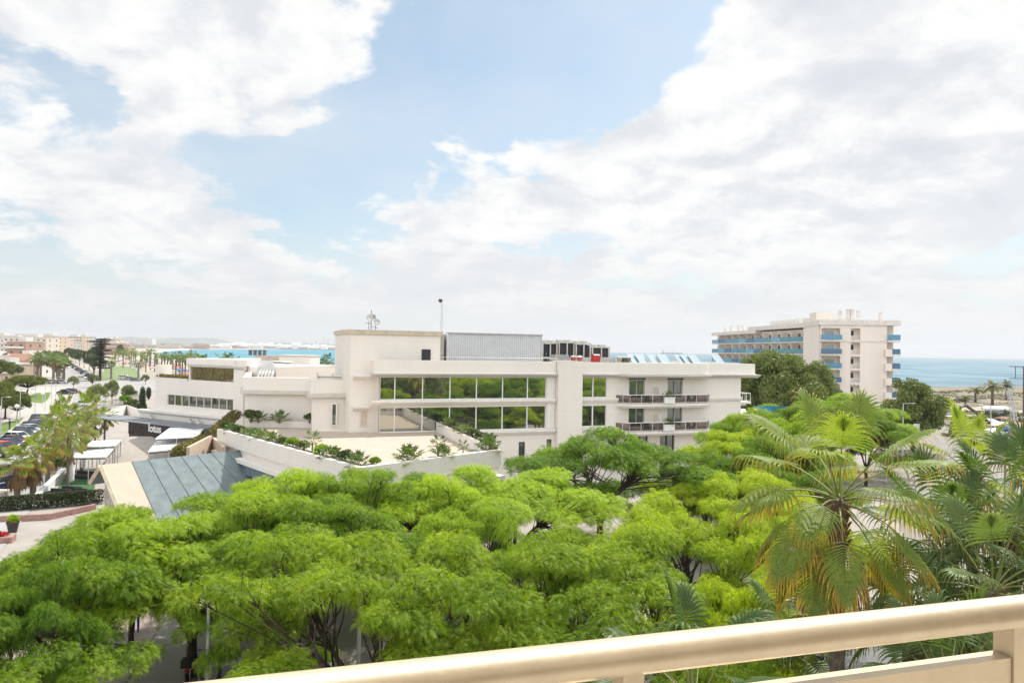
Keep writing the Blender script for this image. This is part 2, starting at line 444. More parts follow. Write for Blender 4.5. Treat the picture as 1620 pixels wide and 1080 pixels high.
def blob_tree(name, seed, blobs_, n, size, mat, H0, tr=.2, lean=(0, 0), label='tree', cat='tree', bark=None, multi=1):
    rs = np.random.RandomState(seed); rnd = random.Random(seed)
    root = thing(name, label, cat)
    V, Fc = leafcloud(blobs_, n, size, rs, .35)
    npmesh('crown', V, Fc, mat, root)
    mb = MB(); top = Vector((lean[0], lean[1], H0))
    mb.tube([(0, 0, -.2), (lean[0]*.4, lean[1]*.4, H0*.5), top], [tr, tr*.8, tr*.65], 7)
    for b in blobs_:
        e = Vector(b[:3]); md = top.lerp(e, .5)+Vector((rnd.uniform(-.3, .3), rnd.uniform(-.3, .3), -.2))
        mb.tube([top-Vector((0, 0, .1)), md, e], [tr*.45, tr*.3, tr*.12], 5, False)
    mb.build('trunk', bark or BARK, root, True)
    return root
def rblobs(seed, n, Rx, z0, z1, r0, r1, flat=.75, dome=True):
    rnd = random.Random(seed); o = []
    for i in range(n):
        a = i*2.4+rnd.random(); q = math.sqrt((i+.4)/n); zc = (z0+z1)/2; hz = (z1-z0)/2
        s_ = math.sqrt(max(0, 1-q*q))
        z = zc+(hz*s_*rnd.uniform(-.6, 1) if not dome else hz*(-.5+1.4*s_)*rnd.uniform(.7, 1))
        r = rnd.uniform(r0, r1)
        o.append((Rx*q*math.cos(a), Rx*q*math.sin(a), z, r, r, r*flat))
    return o

# fan palm ---------------------------------------------------------
def fan_frond(az, el, pl, bl, rnd, droop=1., nseg=22, spread=1.6, fold=.25):
    """one palmate frond: (petiole pts), V, F(quads), tip"""
    up = Vector((0, 0, 1)); h = Vector((math.cos(az), math.sin(az), 0))
    side = Vector((-math.sin(az), math.cos(az), 0))
    d = (h*math.cos(el)+up*math.sin(el)).normalized()
    p = Vector((0, 0, 0)); pts = [p.copy()]
    for k in range(4):
        p = p+d*pl/4; pts.append(p.copy()); d = (d-up*.13*droop*pl/1.2).normalized()
    nrm = side.cross(d).normalized()*-1
    if nrm.z < 0 and abs(el) < 1.4: nrm = -nrm
    V = []; Fq = []; T = []
    rot = rnd.uniform(-.35, .35)
    side2 = side*math.cos(rot)+nrm*math.sin(rot); nrm2 = nrm*math.cos(rot)-side*math.sin(rot)
    for i in range(nseg):
        a = (i/(nseg-1)-.5)*2*spread
        L = bl*(1-.22*abs(a/spread)**1.6)*rnd.uniform(.88, 1.08)
        dd = (d*math.cos(a)+side2*math.sin(a)+nrm2*(fold*abs(math.sin(a)))-up*(.35*droop*abs(math.sin(a)))).normalized()
        cf = (1-abs(a/spread))**.8*.52*bl; q = p+d*cf-up*(.30*cf*cf/bl*droop*2); L -= cf*.55; wv = (d*-math.sin(a)+side2*math.cos(a)).normalized()
        ww = bl*spread/nseg*1.0; st = 6; o = len(V)
        dr = droop*rnd.uniform(.8, 1.25)
        for k in range(st+1):
            t = k/st
            wd = ww*((.25+t/.45) if t < .33 else max(.07, 1-(t-.33)/.62))
            off = nrm2*(wd*.35)
            V += [tuple(q-wv*wd*.55), tuple(q+off), tuple(q+wv*wd*.55)]; T += [t]*3
            q = q+dd*(L/st)
            g_ = .05+max(0, t-.12)*3.0*dr
            dd = (dd-up*g_).normalized()
            if t > .5: dd = (dd+Vector((rnd.uniform(-.09, .09), rnd.uniform(-.09, .09), 0))).normalized()
        for k in range(st):
            b = o+3*k
            Fq += [(b, b+1, b+4, b+3), (b+1, b+2, b+5, b+4)]
    return pts, V, Fq, T
def fan_palm(name, seed, H, nfr=34, pl=1.25, bl=1.15, mat=PALML, tr=.19, skirt=9, droop=1., elmin=-.75, trunkmat=PALMBARK, lean=(0, 0), nseg=22):
    rnd = random.Random(seed); root = thing(name, 'fan palm', 'palm tree')
    top = Vector((lean[0], lean[1], H))
    mb = MB(); V = []; Fq = []; T = []; pet = MB(); DV = []; DF = []; DT = []
    for i in range(nfr):
        f = (i+.5)/nfr; el = 1.45-(1.45-elmin)*f**.8+rnd.uniform(-.12, .12)
        az = i*2.399963+rnd.uniform(-.25, .25)
        s_ = rnd.uniform(.85, 1.1)*(.9+.1*min(1, f*3))
        b0 = top+Vector((math.cos(az)*.12, math.sin(az)*.12, .25-.55*f))
        pts, v, fq, t = fan_frond(az, el, pl*s_*(1+.25*(el > .7)), bl*s_, rnd, droop*(.45+.65*min(1, f*1.5)), nseg)
        o = len(V); V += [tuple(Vector(x)+b0) for x in v]; Fq += [tuple(y+o for y in x) for x in fq]
        dry = .16*f+rnd.uniform(-.05, .16)*f; T += [min(1.2, x*(1+dry)+(.12*f if x > .45 else 0)) for x in t]
        pet.tube([p+b0 for p in pts], [.035, .028, .022, .018, .012], 4, False)
    for i in range(skirt):
        az = i*2.399963+.7; b0 = top+Vector((math.cos(az)*.15, math.sin(az)*.15, -.4-rnd.random()*.5))
        pts, v, fq, t = fan_frond(az, -1.05+rnd.uniform(-.25, .15), pl*.6, bl*.95, rnd, 1.6, 14, 1.1, .5)
        o = len(DV); DV += [tuple(Vector(x)+b0) for x in v]; DF += [tuple(y+o for y in x) for x in fq]; DT += t
    npmesh('crown', np.array(V), np.array(Fq), mat, root, T)
    pet.build('leaf_stalks', M('palm_stalk', (.27, .29, .10), .5, var=.2), root, True)
    if skirt: npmesh('dead_fronds', np.array(DV), np.array(DF), DEADL, root, DT)
    n = max(8, int(H/.25)); pts = []; rad = []
    for k in range(n+1):
        t = k/n; pts.append((lean[0]*t*t, lean[1]*t*t, -.2+(H+.2)*t)); rad.append(tr*(1.12-.22*t)*(1+.035*(k % 2))+(.10 if k == 0 else 0)+(.03*math.sin(min(1, max(0, (t-.86)/.14))*PI)))
    mb.tube(pts, rad, 12); mb.build('trunk', trunkmat, root, True)
    if skirt:                                     # leaf boots under the crown
        bt = MB()
        for i in range(34):
            az = i*2.4; z = H-.05-1.25*(i/34); r = tr*1.02
            p = Vector((lean[0]+math.cos(az)*r, lean[1]+math.sin(az)*r, z)); d = Vector((math.cos(az)*.55, math.sin(az)*.55, .8))
            bt.tube([p-d*.05, p+d*.24], [.065, .022], 4)
        bt.build('leaf_boots', M('leaf_boot', (.22, .105, .06), .85, var=.3, vs=6), root)
    return root
def feather_palm(name, seed, H, nfr=30, L=3.2, mat=None, tr=.28):
    rnd = random.Random(seed); root = thing(name, 'feather palm', 'palm tree'); V = []; Fc = []
    for i in range(nfr):
        f = (i+.5)/nfr; el = 1.3-1.7*f; az = i*2.4+rnd.uniform(-.2, .2)
        h = Vector((math.cos(az), math.sin(az), 0)); side = Vector((-math.sin(az), math.cos(az), 0))
        d = h*math.cos(el)+Vector((0, 0, math.sin(el))); p = Vector((0, 0, H)); n = 12
        for k in range(n):
            p2 = p+d*L/n; d = (d-Vector((0, 0, .13))).normalized(); ll = .55*math.sin(PI*(k+1.2)/(n+1.5))
            for sg in (-1, 1):
                o = len(V); e = p+side*sg*ll+d*.22-Vector((0, 0, ll*.35))
                V += [tuple(p), tuple(p2), tuple(e+d*.05), tuple(e-d*.05)]; Fc.append((o, o+1, o+2, o+3))
            p = p2
    npmesh('crown', np.array(V), np.array(Fc), mat or SHRUBL, root)
    mb = MB(); mb.tube([(0, 0, -.2), (0, 0, H*.5), (0, 0, H+.1)], [tr*1.2, tr, tr*1.15], 8); mb.build('trunk', PALMBARK, root, True)
    return root
HAZE = 0.00011
# ================================================================== SETTING
# ground: one sheet whose edge is the coastline
shore = [gnd(1900, 612), gnd(1620, 611), gnd(1450, 612), (60, 300), (-40, 315), (-130, 385), gnd(330, 578), gnd(280, 574), gnd(250, 569), gnd(236, 563),
         gnd(232, 558), gnd(245, 555), gnd(300, 552.6), gnd(420, 552.6), gnd(540, 553.8), (-300, 3250), (-100, 3400), (-60, 9000)]
shore = [(p[0], p[1]) for p in shore]
land = shore+[(-20000, 14000), (-20000, -3000), (6000, -3000), (6000, 500)]
GROUND = M('ground_paving', (.36, .325, .29), .9, var=.09, vs=.35, bump=.1, bs=3)
mb = MB()
from mathutils.geometry import tessellate_polygon
def polysheet(name, pts, z, mat, make=True):
    pts = [(p[0], p[1]) for p in pts]
    v = [Vector((p[0], p[1], z)) for p in pts]; m = MB()
    tr = tessellate_polygon([v]); m.add(v, [])
    for a, b, c in tr:
        n = (v[b]-v[a]).cross(v[c]-v[a]).z
        m.f.append((a, b, c) if n > 0 else (a, c, b))
    return structure(name, m, mat) if make else m
polysheet('ground', land, 0.0, GROUND)
def water_mat():
    m = bpy.data.materials.new('sea_water'); m.use_nodes = True; t = m.node_tree; q = G(t); b = t.nodes['Principled BSDF']
    ge = t.nodes.new('ShaderNodeNewGeometry'); pos = ge.outputs['Position']
    sp = t.nodes.new('ShaderNodeSeparateXYZ'); q.L(pos, sp.inputs[0])
    # shallow turquoise bay to the west of the point, deeper blue towards the open sea
    f = q.ss(q.m('DIVIDE', sp.outputs[0], q.m('ADD', sp.outputs[1], 300.)), -.22, .12)
    c = q.mix(f, (.09, .255, .325), (.09, .17, .23))
    far = q.ss(sp.outputs[1], 900, 3500)
    c = q.mix(q.m('MULTIPLY', far, q.m('SUBTRACT', 1.0, f)), c, (.035, .27, .40))
    sm = q.noise(q.v('MULTIPLY', pos, (1, .35, 1)), .006, 4, .6)
    c = q.mix(q.ss(sm, .35, .7, 0, .35), c, (.10, .33, .40))
    q.L(c, b.inputs['Base Color']); b.inputs['IOR'].default_value = 1.33
    b.inputs['Roughness'].default_value = .30; b.inputs['Specular IOR Level'].default_value = .5; q.L(q.ss(q.noise(q.v('MULTIPLY', pos, (1, .3, 1)), .02, 6, .7), .38, .62, .42, .85), b.inputs['Roughness'])
    wv = q.noise(q.v('MULTIPLY', pos, (1, .6, 1)), .12, 8, .72)
    bn = t.nodes.new('ShaderNodeBump'); bn.inputs['Strength'].default_value = .9; bn.inputs['Distance'].default_value = 1.6
    q.L(wv, bn.inputs['Height']); q.L(bn.outputs[0], b.inputs['Normal'])
    return m
mb = MB(); mb.quad((-8000, 100, -.25), (16000, 100, -.25), (16000, 15000, -.25), (-8000, 15000, -.25)); structure('sea', mb, water_mat())
# foam line along the bay beach
def strip(name, pts, w0, w1, z, mat):
    m = MB(); P = [Vector((p[0], p[1], 0)) for p in pts]
    for i, p in enumerate(P):
        t = (P[min(i+1, len(P)-1)]-P[max(i-1, 0)]).normalized(); n = Vector((-t.y, t.x, 0))
        s_ = 1+.35*math.sin(i*2.1)
        m.v += [tuple(p+n*w0*s_+Vector((0, 0, z))), tuple(p+n*w1*s_+Vector((0, 0, z)))]
    for i in range(len(P)-1): m.f.append((2*i, 2*i+1, 2*i+3, 2*i+2))
    return structure(name, m, mat)
SAND = M('beach_sand', (.50, .43, .34), .95, var=.06, vs=.05)
strip('beach', shore[5:17], 1, 75, .03, SAND)
strip('sand_beach', shore[0:6], 1, 22, .03, M('wet_sand', (.20, .18, .14), .9))
def fine(pts, k=6):
    o = []
    for a, b in zip(pts, pts[1:]):
        for j in range(k): o.append((a[0]+(b[0]-a[0])*j/k, a[1]+(b[1]-a[1])*j/k))
    return o+[pts[-1]]
strip('surf', fine(shore[6:17]), -16, 2, .05, M('foam', (.85, .88, .88), .9, var=.05))
DUNE = M('dune_ground', (.21, .18, .125), .95, var=.45, vs=.07, bump=.3, bs=.6)
polysheet('dunes', [(62, 205), (175, 196), (320, 205), (420, 400), gnd(1620, 611.3)[:2], gnd(1450, 612.3)[:2], (62, 298)], .05, DUNE)
ASPH = M('asphalt', (.20, .195, .195), .9, var=.12, vs=.6, bump=.1, bs=20)
ASPHL = M('pale_asphalt', (.36, .345, .335), .9, var=.1, vs=.4)
PAVE = M('pale_paving', (.46, .415, .37), .9, var=.06, vs=.6)
GRASS = M('grass_ground', (.13, .20, .04), .95, var=.25, vs=.4, bump=.3, bs=8)
def gpoly(name, pix, z, mat): return polysheet(name, [gnd(*p) for p in pix], z, mat)
gpoly('avenue_road', [(100, 606), (104, 578), (110, 572), (118, 578), (152, 606)], .02, ASPHL)
gpoly('cross_road', [(58, 617), (62, 605), (300, 602), (330, 618), (150, 619)], .035, ASPHL)
gpoly('side_road', [(112, 648), (124, 617), (160, 617), (175, 650), (150, 700), (60, 790), (-60, 960), (-190, 960), (-20, 752), (60, 690)], .05, ASPHL)
gpoly('promenade', [(-40, 700), (20, 655), (60, 612), (100, 612), (118, 612), (121, 617), (108, 655), (62, 655), (-40, 745)], .065, PAVE)
gpoly('promenade_path', [(62, 604), (68, 572), (86, 572), (90, 604)], .065, PAVE)
gpoly('lawn', [(33, 631), (56, 622), (81, 620), (76, 632), (67, 638), (54, 637)], .09, GRASS)
gpoly('front_lawn', [(-40, 698), (0, 672), (38, 660), (32, 668), (2, 690), (-40, 728)], .09, GRASS)
gpoly('sports_pitch', [(158, 600), (166, 583), (190, 578), (214, 583), (226, 600)], .05, M('pitch_grass', (.20, .28, .08), .95, var=.15, vs=.1))
# street below the balcony between the two rows of trees
fs = frame(0, 0, R(15))
def fpoly(name, pts, z, mat): return polysheet(name, [fs(a, b, 0)[:2] for a, b in pts], z, mat)
fpoly('street', [(-8, 22.5), (75, 22.5), (75, 32), (4, 32), (-8, 30)], .02, ASPH)
BRICKP = M('brick_paving', (.36, .285, .25), .9, var=.16, vs=1.2, bump=.25, bs=5)
fpoly('brick_plaza', [(-60, 6), (-8.4, 6), (-8.4, 44), (-60, 44)], .03, BRICKP)
m = MB()
for a in (22.3, 32.0):
    if a < 30: m.box(-8, 75, a, a+.2, 0, .14, fs)
    else: m.box(4, 75, a, a+.2, 0, .14, fs)
structure('kerb', m, M('kerb_stone', (.45, .43, .4), .85))
m = MB()
for k in range(16): m.box(-4+k*4.5, -2+k*4.5, 27.0, 27.14, .024, .028, fs)
for k in range(24): m.box(5+k*2.7, 5.1+k*2.7, 29.8, 31.9, .024, .028, fs)
structure('road_markings', m, WHITE)
m = MB()
for k in range(7): a = gnd(160+k*0.1, 618.2); m.box(a.x-30+k*3.2, a.x-28.6+k*3.2, a.y-12, a.y-4, .06, .066)
structure('crosswalk', m, WHITE)
# hills over the bay
HILL = M('hill_scrub', (.16, .18, .13), .95, var=.35, vs=.002)
def hills(name, x0, x1, y, hs, seed):
    rnd = random.Random(seed); m = MB(); n = 60; rows = 5
    for j in range(rows+1):
        for i in range(n+1):
            x = x0+(x1-x0)*i/n; u = j/rows
            hh = hs*(.55+.25*math.sin(i*.31+seed)+.12*math.sin(i*.83+seed*2)+.08*math.sin(i*1.9))*min(1, i/6)*min(1, (n-i)/5)
            m.v.append((x*(1+.06*j), y+u*1600, max(0, hh*math.sin(u*PI/2)*(1+rnd.uniform(-.05, .05)))-.5))
    for j in range(rows):
        for i in range(n): a = j*(n+1)+i; m.f.append((a, a+1, a+n+2, a+n+1))
    o = m.build(name, HILL, None, True); tag(o, kind='structure')
hills('hills', -9000, -300, 6500, 85, 3)
hills('hills', -9500, -1500, 9000, 150, 8)

# ================================================================== THE WHITE HOTEL ACROSS THE STREET
A1 = R(19.6); F1 = frame(-13.6, 70.0, A1)
ux = Vector((math.cos(A1), math.sin(A1), 0)); nx = Vector((-math.sin(A1), math.cos(A1), 0)); O1 = Vector((-13.6, 70, 0))
def U(px, v=0., py=620):
    d = ray(px, py); o = -O1
    t = (v-o.dot(nx))/d.dot(nx); return (d*t+o).dot(ux)
HB = thing('hotel_building', 'long white plastered hotel with ribbon windows, roof terrace and balconies across the street', 'building', (0, 0, 0))
uG0, uG1, uP0, uP1 = U(598.5), U(864), U(879), U(917)
uW0, uW1, uB0, uB1, uE = U(918.5), U(960), U(977), U(1118), U(1172)
ZT = 13.75
# -- wall sheet and openings
op = [(U(601), uG1, 9.65, 12.0), (U(601), uG1, 6.3, 8.85), (uW0+.1, uW1, 9.7, 12.0), (uW0+.1, uW1, 6.4, 8.8)]
dA, dB = (U(995), U(1020)), (U(1056), U(1080))
doors = []
for a, b in (dA, dB):
    for z0, z1 in ((9.15, 11.75), (5.95, 8.55)): op.append((a, b, z0, z1)); doors.append((a, b, z0, z1))
low = [(U(963), U(977), 2.8, 5.2), (U(1002), U(1026), 2.8, 5.3), (U(1045), U(1068), 2.8, 5.3), (U(866), U(874), 3.6, 5.1), (U(822), U(832), 2.8, 4.9),
       (U(1045), U(1068), .4, 2.3), (U(1002), U(1026), .4, 2.3)]
op += low
m = MB(); m.sheet(0, uE, 0, 12.3, op, .32, F1)
m.build('front_wall', PLASTER, HB)
m = MB(); m.box(0, uE, .33, 20, -.3, 12.9, F1)
m.quad(F1(uE, 0, 0), F1(uE, .33, 0), F1(uE, .33, 12.3), F1(uE, 0, 12.3)); m.quad(F1(0, 0, 0), F1(0, 0, 12.3), F1(0, .33, 12.3), F1(0, .33, 0))
m.build('wall', PLASTER, HB)
# -- parapet with cornice
m = MB()
m.prof([(-.55, 12.42), (.35, 12.42), (.35, ZT), (-.25, ZT), (-.25, 12.5)], -.55, uP0-.05, F1)
m.prof([(-.55, 12.42), (.35, 12.42), (.35, ZT-.02), (-.25, ZT-.02), (-.25, 12.5)], uP1+.05, uE+1.9, F1)
m.box(-.55, .2, .35, 6, 12.42, ZT-.03, F1)
m.box(uE+1.5, uE+1.9, .35, 18, 12.42, ZT-.03, F1)
m.build('parapet', PLASTER, HB)
def cornice(x0, x1, z, out_=.65, h=.42):
    m.prof([(-out_, z), (.28, z), (.28, z-h), (-out_*.25, z-h), (-out_, z-.12)], x0, x1, F1)
m = MB()
cornice(-.8, uP0-.1, 12.415, .8); cornice(uP1+.1, uE+2.4, 12.415, .8)
cornice(U(492), -.7, 12.2, .45, .35) if False else None
m.build('cornice', GREYST, HB)
m = MB()
for z in (9.62, 6.27):
    x0 = -.75 if z > 7 else U(700)
    m.prof([(-.5, z), (.3, z), (.3, z-.55), (-.2, z-.55), (-.5, z-.22)], x0, uP0-.1, F1)
    m.prof([(-.28, z), (.3, z), (.3, z-.5), (-.1, z-.5), (-.28, z-.2)], uP1+.1, uE+.02, F1)
m.build('ledge', PLASTERL, HB)
# -- pier
m = MB(); m.box(uP0, uP1, -.75, 1.0, -.1, ZT+.06, F1); m.box(uP0-.08, uP1-.9, -.8, .9, ZT+.065, ZT+.13, F1); m.build('pier', PLASTER, HB)
m = MB(); m.box(uG1+.05, uP0-.15, -.12, .3, 6.3, 12.0, F1); m.build('pilaster', PLASTERL, HB)
# left end return glass
m = MB(); m.box(.02, U(601)-.05, -.1, .3, 6.3, 12, F1); m.build('corner_post', M('grey_post', (.33, .33, .32), .5), HB)
# -- ribbon windows: every bay is a window with its frame
cuts = [U(x) for x in (601, 624.6, 668.6, 712, 754, 795.3, 834.6, 864)]
rnd = random.Random(5)
for z0, z1 in ((9.65, 12.0), (6.3, 8.85)):
    for a, b in zip(cuts, cuts[1:]):
        m = MB(); e = rnd.uniform(-.012, .012); e2 = rnd.uniform(-.01, .01)
        m.quad(F1(a+.05, .14+e, z0+.05), F1(b-.05, .14-e, z0+.05), F1(b-.05, .14-e+e2, z1-.05), F1(a+.05, .14+e+e2, z1-.05))
        p = m.build('window', MIRROR, HB)
        f = MB(); f.box(a, a+.05, .04, .2, z0, z1, F1); f.box(b-.05, b, .04, .2, z0, z1, F1)
        f.box(a+.05, b-.05, .06, .2, z0, z0+.06, F1); f.box(a+.05, b-.05, .06, .2, z1-.06, z1, F1); f.build('window_frame', WHITE, p)
mid = U(938.5)
for z0, z1 in ((9.7, 12.0), (6.4, 8.8)):
    for a, b in ((uW0+.1, mid), (mid, uW1)):
        m = MB(); m.quad(F1(a+.06, .18, z0+.06), F1(b-.06, .18, z0+.06), F1(b-.06, .18, z1-.06), F1(a+.06, .18, z1-.06)); p = m.build('window', MIRROR, HB)
        f = MB(); f.box(a, a+.07, .08, .24, z0, z1, F1); f.box(b-.07, b, .08, .24, z0, z1, F1); f.box(a+.07, b-.07, .08, .24, z0, z0+.07, F1); f.box(a+.07, b-.07, .08, .24, z1-.07, z1, F1); f.build('window_frame', WHITE, p)
DIMGL = glassmat('dim_glass', (.04, .045, .03), .3, .02)
CURT = M('curtain_grey', (.22, .22, .23), .9, var=.5, vs=5)
for a, b, z0, z1 in doors+low:
    m = MB(); m.quad(F1(a+.1, .22, z0+.06), F1(b-.1, .22, z0+.06), F1(b-.1, .22, z1-.1), F1(a+.1, .22, z1-.1))
    isd = (a, b, z0, z1) in doors
    p = m.build('balcony_door' if isd else 'window', WINGL, HB)
    f = MB(); c = (a+b)/2; f.box(a+.02, a+.12, .12, .28, z0, z1, F1); f.box(b-.12, b-.02, .12, .28, z0, z1, F1); f.box(a+.12, b-.12, .12, .28, z1-.14, z1-.01, F1)
    f.box(a+.12, b-.12, .12, .28, z0, z0+.07, F1)
    if b-a > 1: f.box(c-.05, c+.05, .10, .26, z0+.07, z1-.14, F1)
    f.build('door_frame' if isd else 'window_frame', M('frame_grey', (.42, .43, .43), .5) if isd else DKMET, p)
# awning box over each door pair + lamps on the wall between
for a, b in (dA, dB):
    for z1 in (11.75, 8.55): m = MB(); m.box(a-.05, b+.05, -.1, .1, z1+.02, z1+.22, F1); m.build('blind_box', DKMET, HB)
# overhanging bay of the parapet above the balconies
def bayp(grow=0, o0=1.5):
    return [F1(uB0-.2-grow, .0, 0)[:2], F1(uB0+.9-grow, -o0-grow, 0)[:2], F1(uB1-.9+grow, -o0-grow, 0)[:2], F1(uB1+.4+grow, .0, 0)[:2]]
m = MB(); m.prism(bayp(0, 1.25), 12.44, ZT-.01); m.build('bay_parapet', PLASTER, HB)
m = MB(); m.prism(bayp(.35, 1.25), 12.2, 12.438); m.prism(bayp(.1, 1.25), 12.02, 12.198); m.build('bay_cornice', GREYST, HB)
# -- balconies
BRONZE = glassmat('bronze_glass', (.06, .045, .045), .14, .05)
_t = BRONZE.node_tree; _o = _t.nodes['Material Output']; _s = _o.inputs[0].links[0].from_socket; _tr = _t.nodes.new('ShaderNodeBsdfTransparent'); _tr.inputs[0].default_value = (.72, .66, .64, 1)
_m = _t.nodes.new('ShaderNodeMixShader'); _m.inputs[0].default_value = .74; _t.links.new(_s, _m.inputs[1]); _t.links.new(_tr.outputs[0], _m.inputs[2]); _t.links.new(_m.outputs[0], _o.inputs[0])
for k, zf in enumerate((9.0, 5.8)):
    m = MB(); m.prism(bayp(.1, 1.35), zf-.28, zf); m.prism(bayp(-.2, 1.35), zf-.5, zf-.282)
    b = m.build('balcony', PLASTERL, HB)
    P = [Vector((*q, 0)) for q in bayp(0, 1.35)]; posts = []
    r = MB()
    segs = [(P[0], P[1], 2), (P[1], P[2], 7), (P[2], P[3], 2)]
    gl = MB()
    for p, q, n in segs:
        for j in range(n+1):
            s_ = p.lerp(q, j/n); r.tube([(s_.x, s_.y, zf), (s_.x, s_.y, zf+1.02)], .03, 4)
        r.tube([(p.x, p.y, zf+1.05), (q.x, q.y, zf+1.05)], .045, 5); r.tube([(p.x, p.y, zf+.12), (q.x, q.y, zf+.12)], .025, 4)
        gl.quad((p.x, p.y, zf+.14), (q.x, q.y, zf+.14), (q.x, q.y, zf+.98), (p.x, p.y, zf+.98))
    r.build('railing', WHITE, b); 
    for v_ in gl.v: pass
    gm = gl.build('glass_panel', BRONZE, b); sol = gm.modifiers.new('s', 'SOLIDIFY'); sol.thickness = .012
    pb = MB(); c0, c1 = U(1050, -1.35), U(1066, -1.35); pb.box(c0, c1, -1.62, -.9, zf+.05, zf+.72, F1); pb.box(c0-.05, c1+.05, -1.66, -.86, zf+.721, zf+.78, F1); pb.build('planter_box', WHITE, b)
    wp = MB(); cc = U(1040, -.5); wp.box(cc-.04, cc+.04, -1.2, .0, zf+.02, zf+1.9, F1); wp.build('partition', PLASTERL, b)
    for mod_x in (U(1035), U(1039)): pass
# end balconies on the right corner
m = MB(); m.box(uE+.01, uE+1.9, .4, 6, 8.72, 8.98, F1); m.prism([F1(*p, 0)[:2] for p in ((uE+.01, .9), (uE+1.5, .9), (uE+1.5, 5), (uE+.01, 5))], 8.45, 8.718)
b = m.build('balcony', PLASTERL, HB)
r = MB()
for j in range(4): x = uE+.1+j*.58; r.tube([F1(x, .5, 8.98), F1(x, .5, 10)], .03, 4)
for j in range(6): r.tube([F1(uE+1.85, .5+j, 8.98), F1(uE+1.85, .5+j, 10)], .03, 4)
r.tube([F1(uE, .5, 10.02), F1(uE+1.85, .5, 10.02), F1(uE+1.85, 5.6, 10.02)], .045, 5); r.tube([F1(uE, .5, 9.1), F1(uE+1.85, .5, 9.1)], .025, 4); r.build('railing', WHITE, b)
# lower side wing with terrace to the right
F1b = frame(*F1(uE, .02, 0)[:2], R(30))
m = MB(); m.box(.0, 9.2, 0, 14, -.2, 6.9, F1b); m.box(0, 9.4, -.2, .4, 6.9, 7.05, F1b); m.build('terrace_wing', PLASTER, HB)
m = MB(); m.prof([(-.5, 5.9), (-.01, 5.9), (-.01, 5.3), (-.2, 5.3), (-.5, 5.7)], .02, 9.3, F1b); m.build('ledge', GREYST, HB)
# roof deck
m = MB(); m.box(.4, uE-.1, .4, 19.8, 12.91, 12.96, F1); m.build('roof_deck', M('roof_gravel', (.38, .33, .28), .95, var=.15, vs=2), HB)
# -- upper tower
Tq = [F1(U(553, 1.2), 1.2, 0)[:2], F1(U(695, 1.2), 1.2, 0)[:2], F1(U(695, 1.2), 13, 0)[:2], F1(U(538, 6), 13, 0)[:2], F1(U(540, 4.8), 4.8, 0)[:2]]
cx = sum(p[0] for p in Tq)/5; cy = sum(p[1] for p in Tq)/5
m = MB(); m.prism(Tq, 0, 16.5); tw = m.build('tower', PLASTER, HB)
Te = [(cx+(p[0]-cx)*1.055, cy+(p[1]-cy)*1.055) for p in Tq]; Te2 = [(cx+(p[0]-cx)*1.03, cy+(p[1]-cy)*1.03) for p in Tq]
m = MB(); n = 5
m.v += [(*p, 16.35) for p in Te2]+[(*p, 16.82) for p in Te]; m.f += [(i, (i+1) % n, (i+1) % n+n, i+n) for i in range(n)]+[tuple(range(n, 2*n)), tuple(range(n-1, -1, -1))]
m.build('eaves', M('eaves_beige', (.60, .53, .43), .8), tw)
m = MB(); a = U(666, 1.2); m.box(a, U(680, 1.2), 1.12, 1.3, 13.0, 14.9, F1); m.build('door', DARK, tw)
m = MB(); m.prof([(.55, 12.15), (1.21, 12.15), (1.21, 11.7), (1.0, 11.7), (.55, 12.0)], U(558, 1.2), -.78, F1); m.prof([(.55, 8.95), (1.21, 8.95), (1.21, 8.5), (1.0, 8.5), (.55, 8.8)], U(558, 1.2), -.78, F1); m.build('ledge', PLASTERL, tw)
m = MB(); a = U(571, 1.2); b_ = U(582, 1.2); m.box(a, b_, 1.14, 1.25, 6.9, 8.4, F1); m.build('window', M('vent_pane', (.62, .52, .42), .6), tw)
m = MB(); m.box(a-.08, a, 1.1, 1.28, 6.8, 8.5, F1); m.box(b_, b_+.08, 1.1, 1.28, 6.8, 8.5, F1); m.box(a, b_, 1.1, 1.28, 6.8, 6.88, F1); m.box(a, b_, 1.1, 1.28, 8.42, 8.5, F1); m.build('window_frame', PLASTERL, tw)
m = MB(); p0 = at(548, 588, 75); m.box(p0.x-.3, p0.x+.3, p0.y-1.2, p0.y-.6, 11.6, 13.5) if False else None
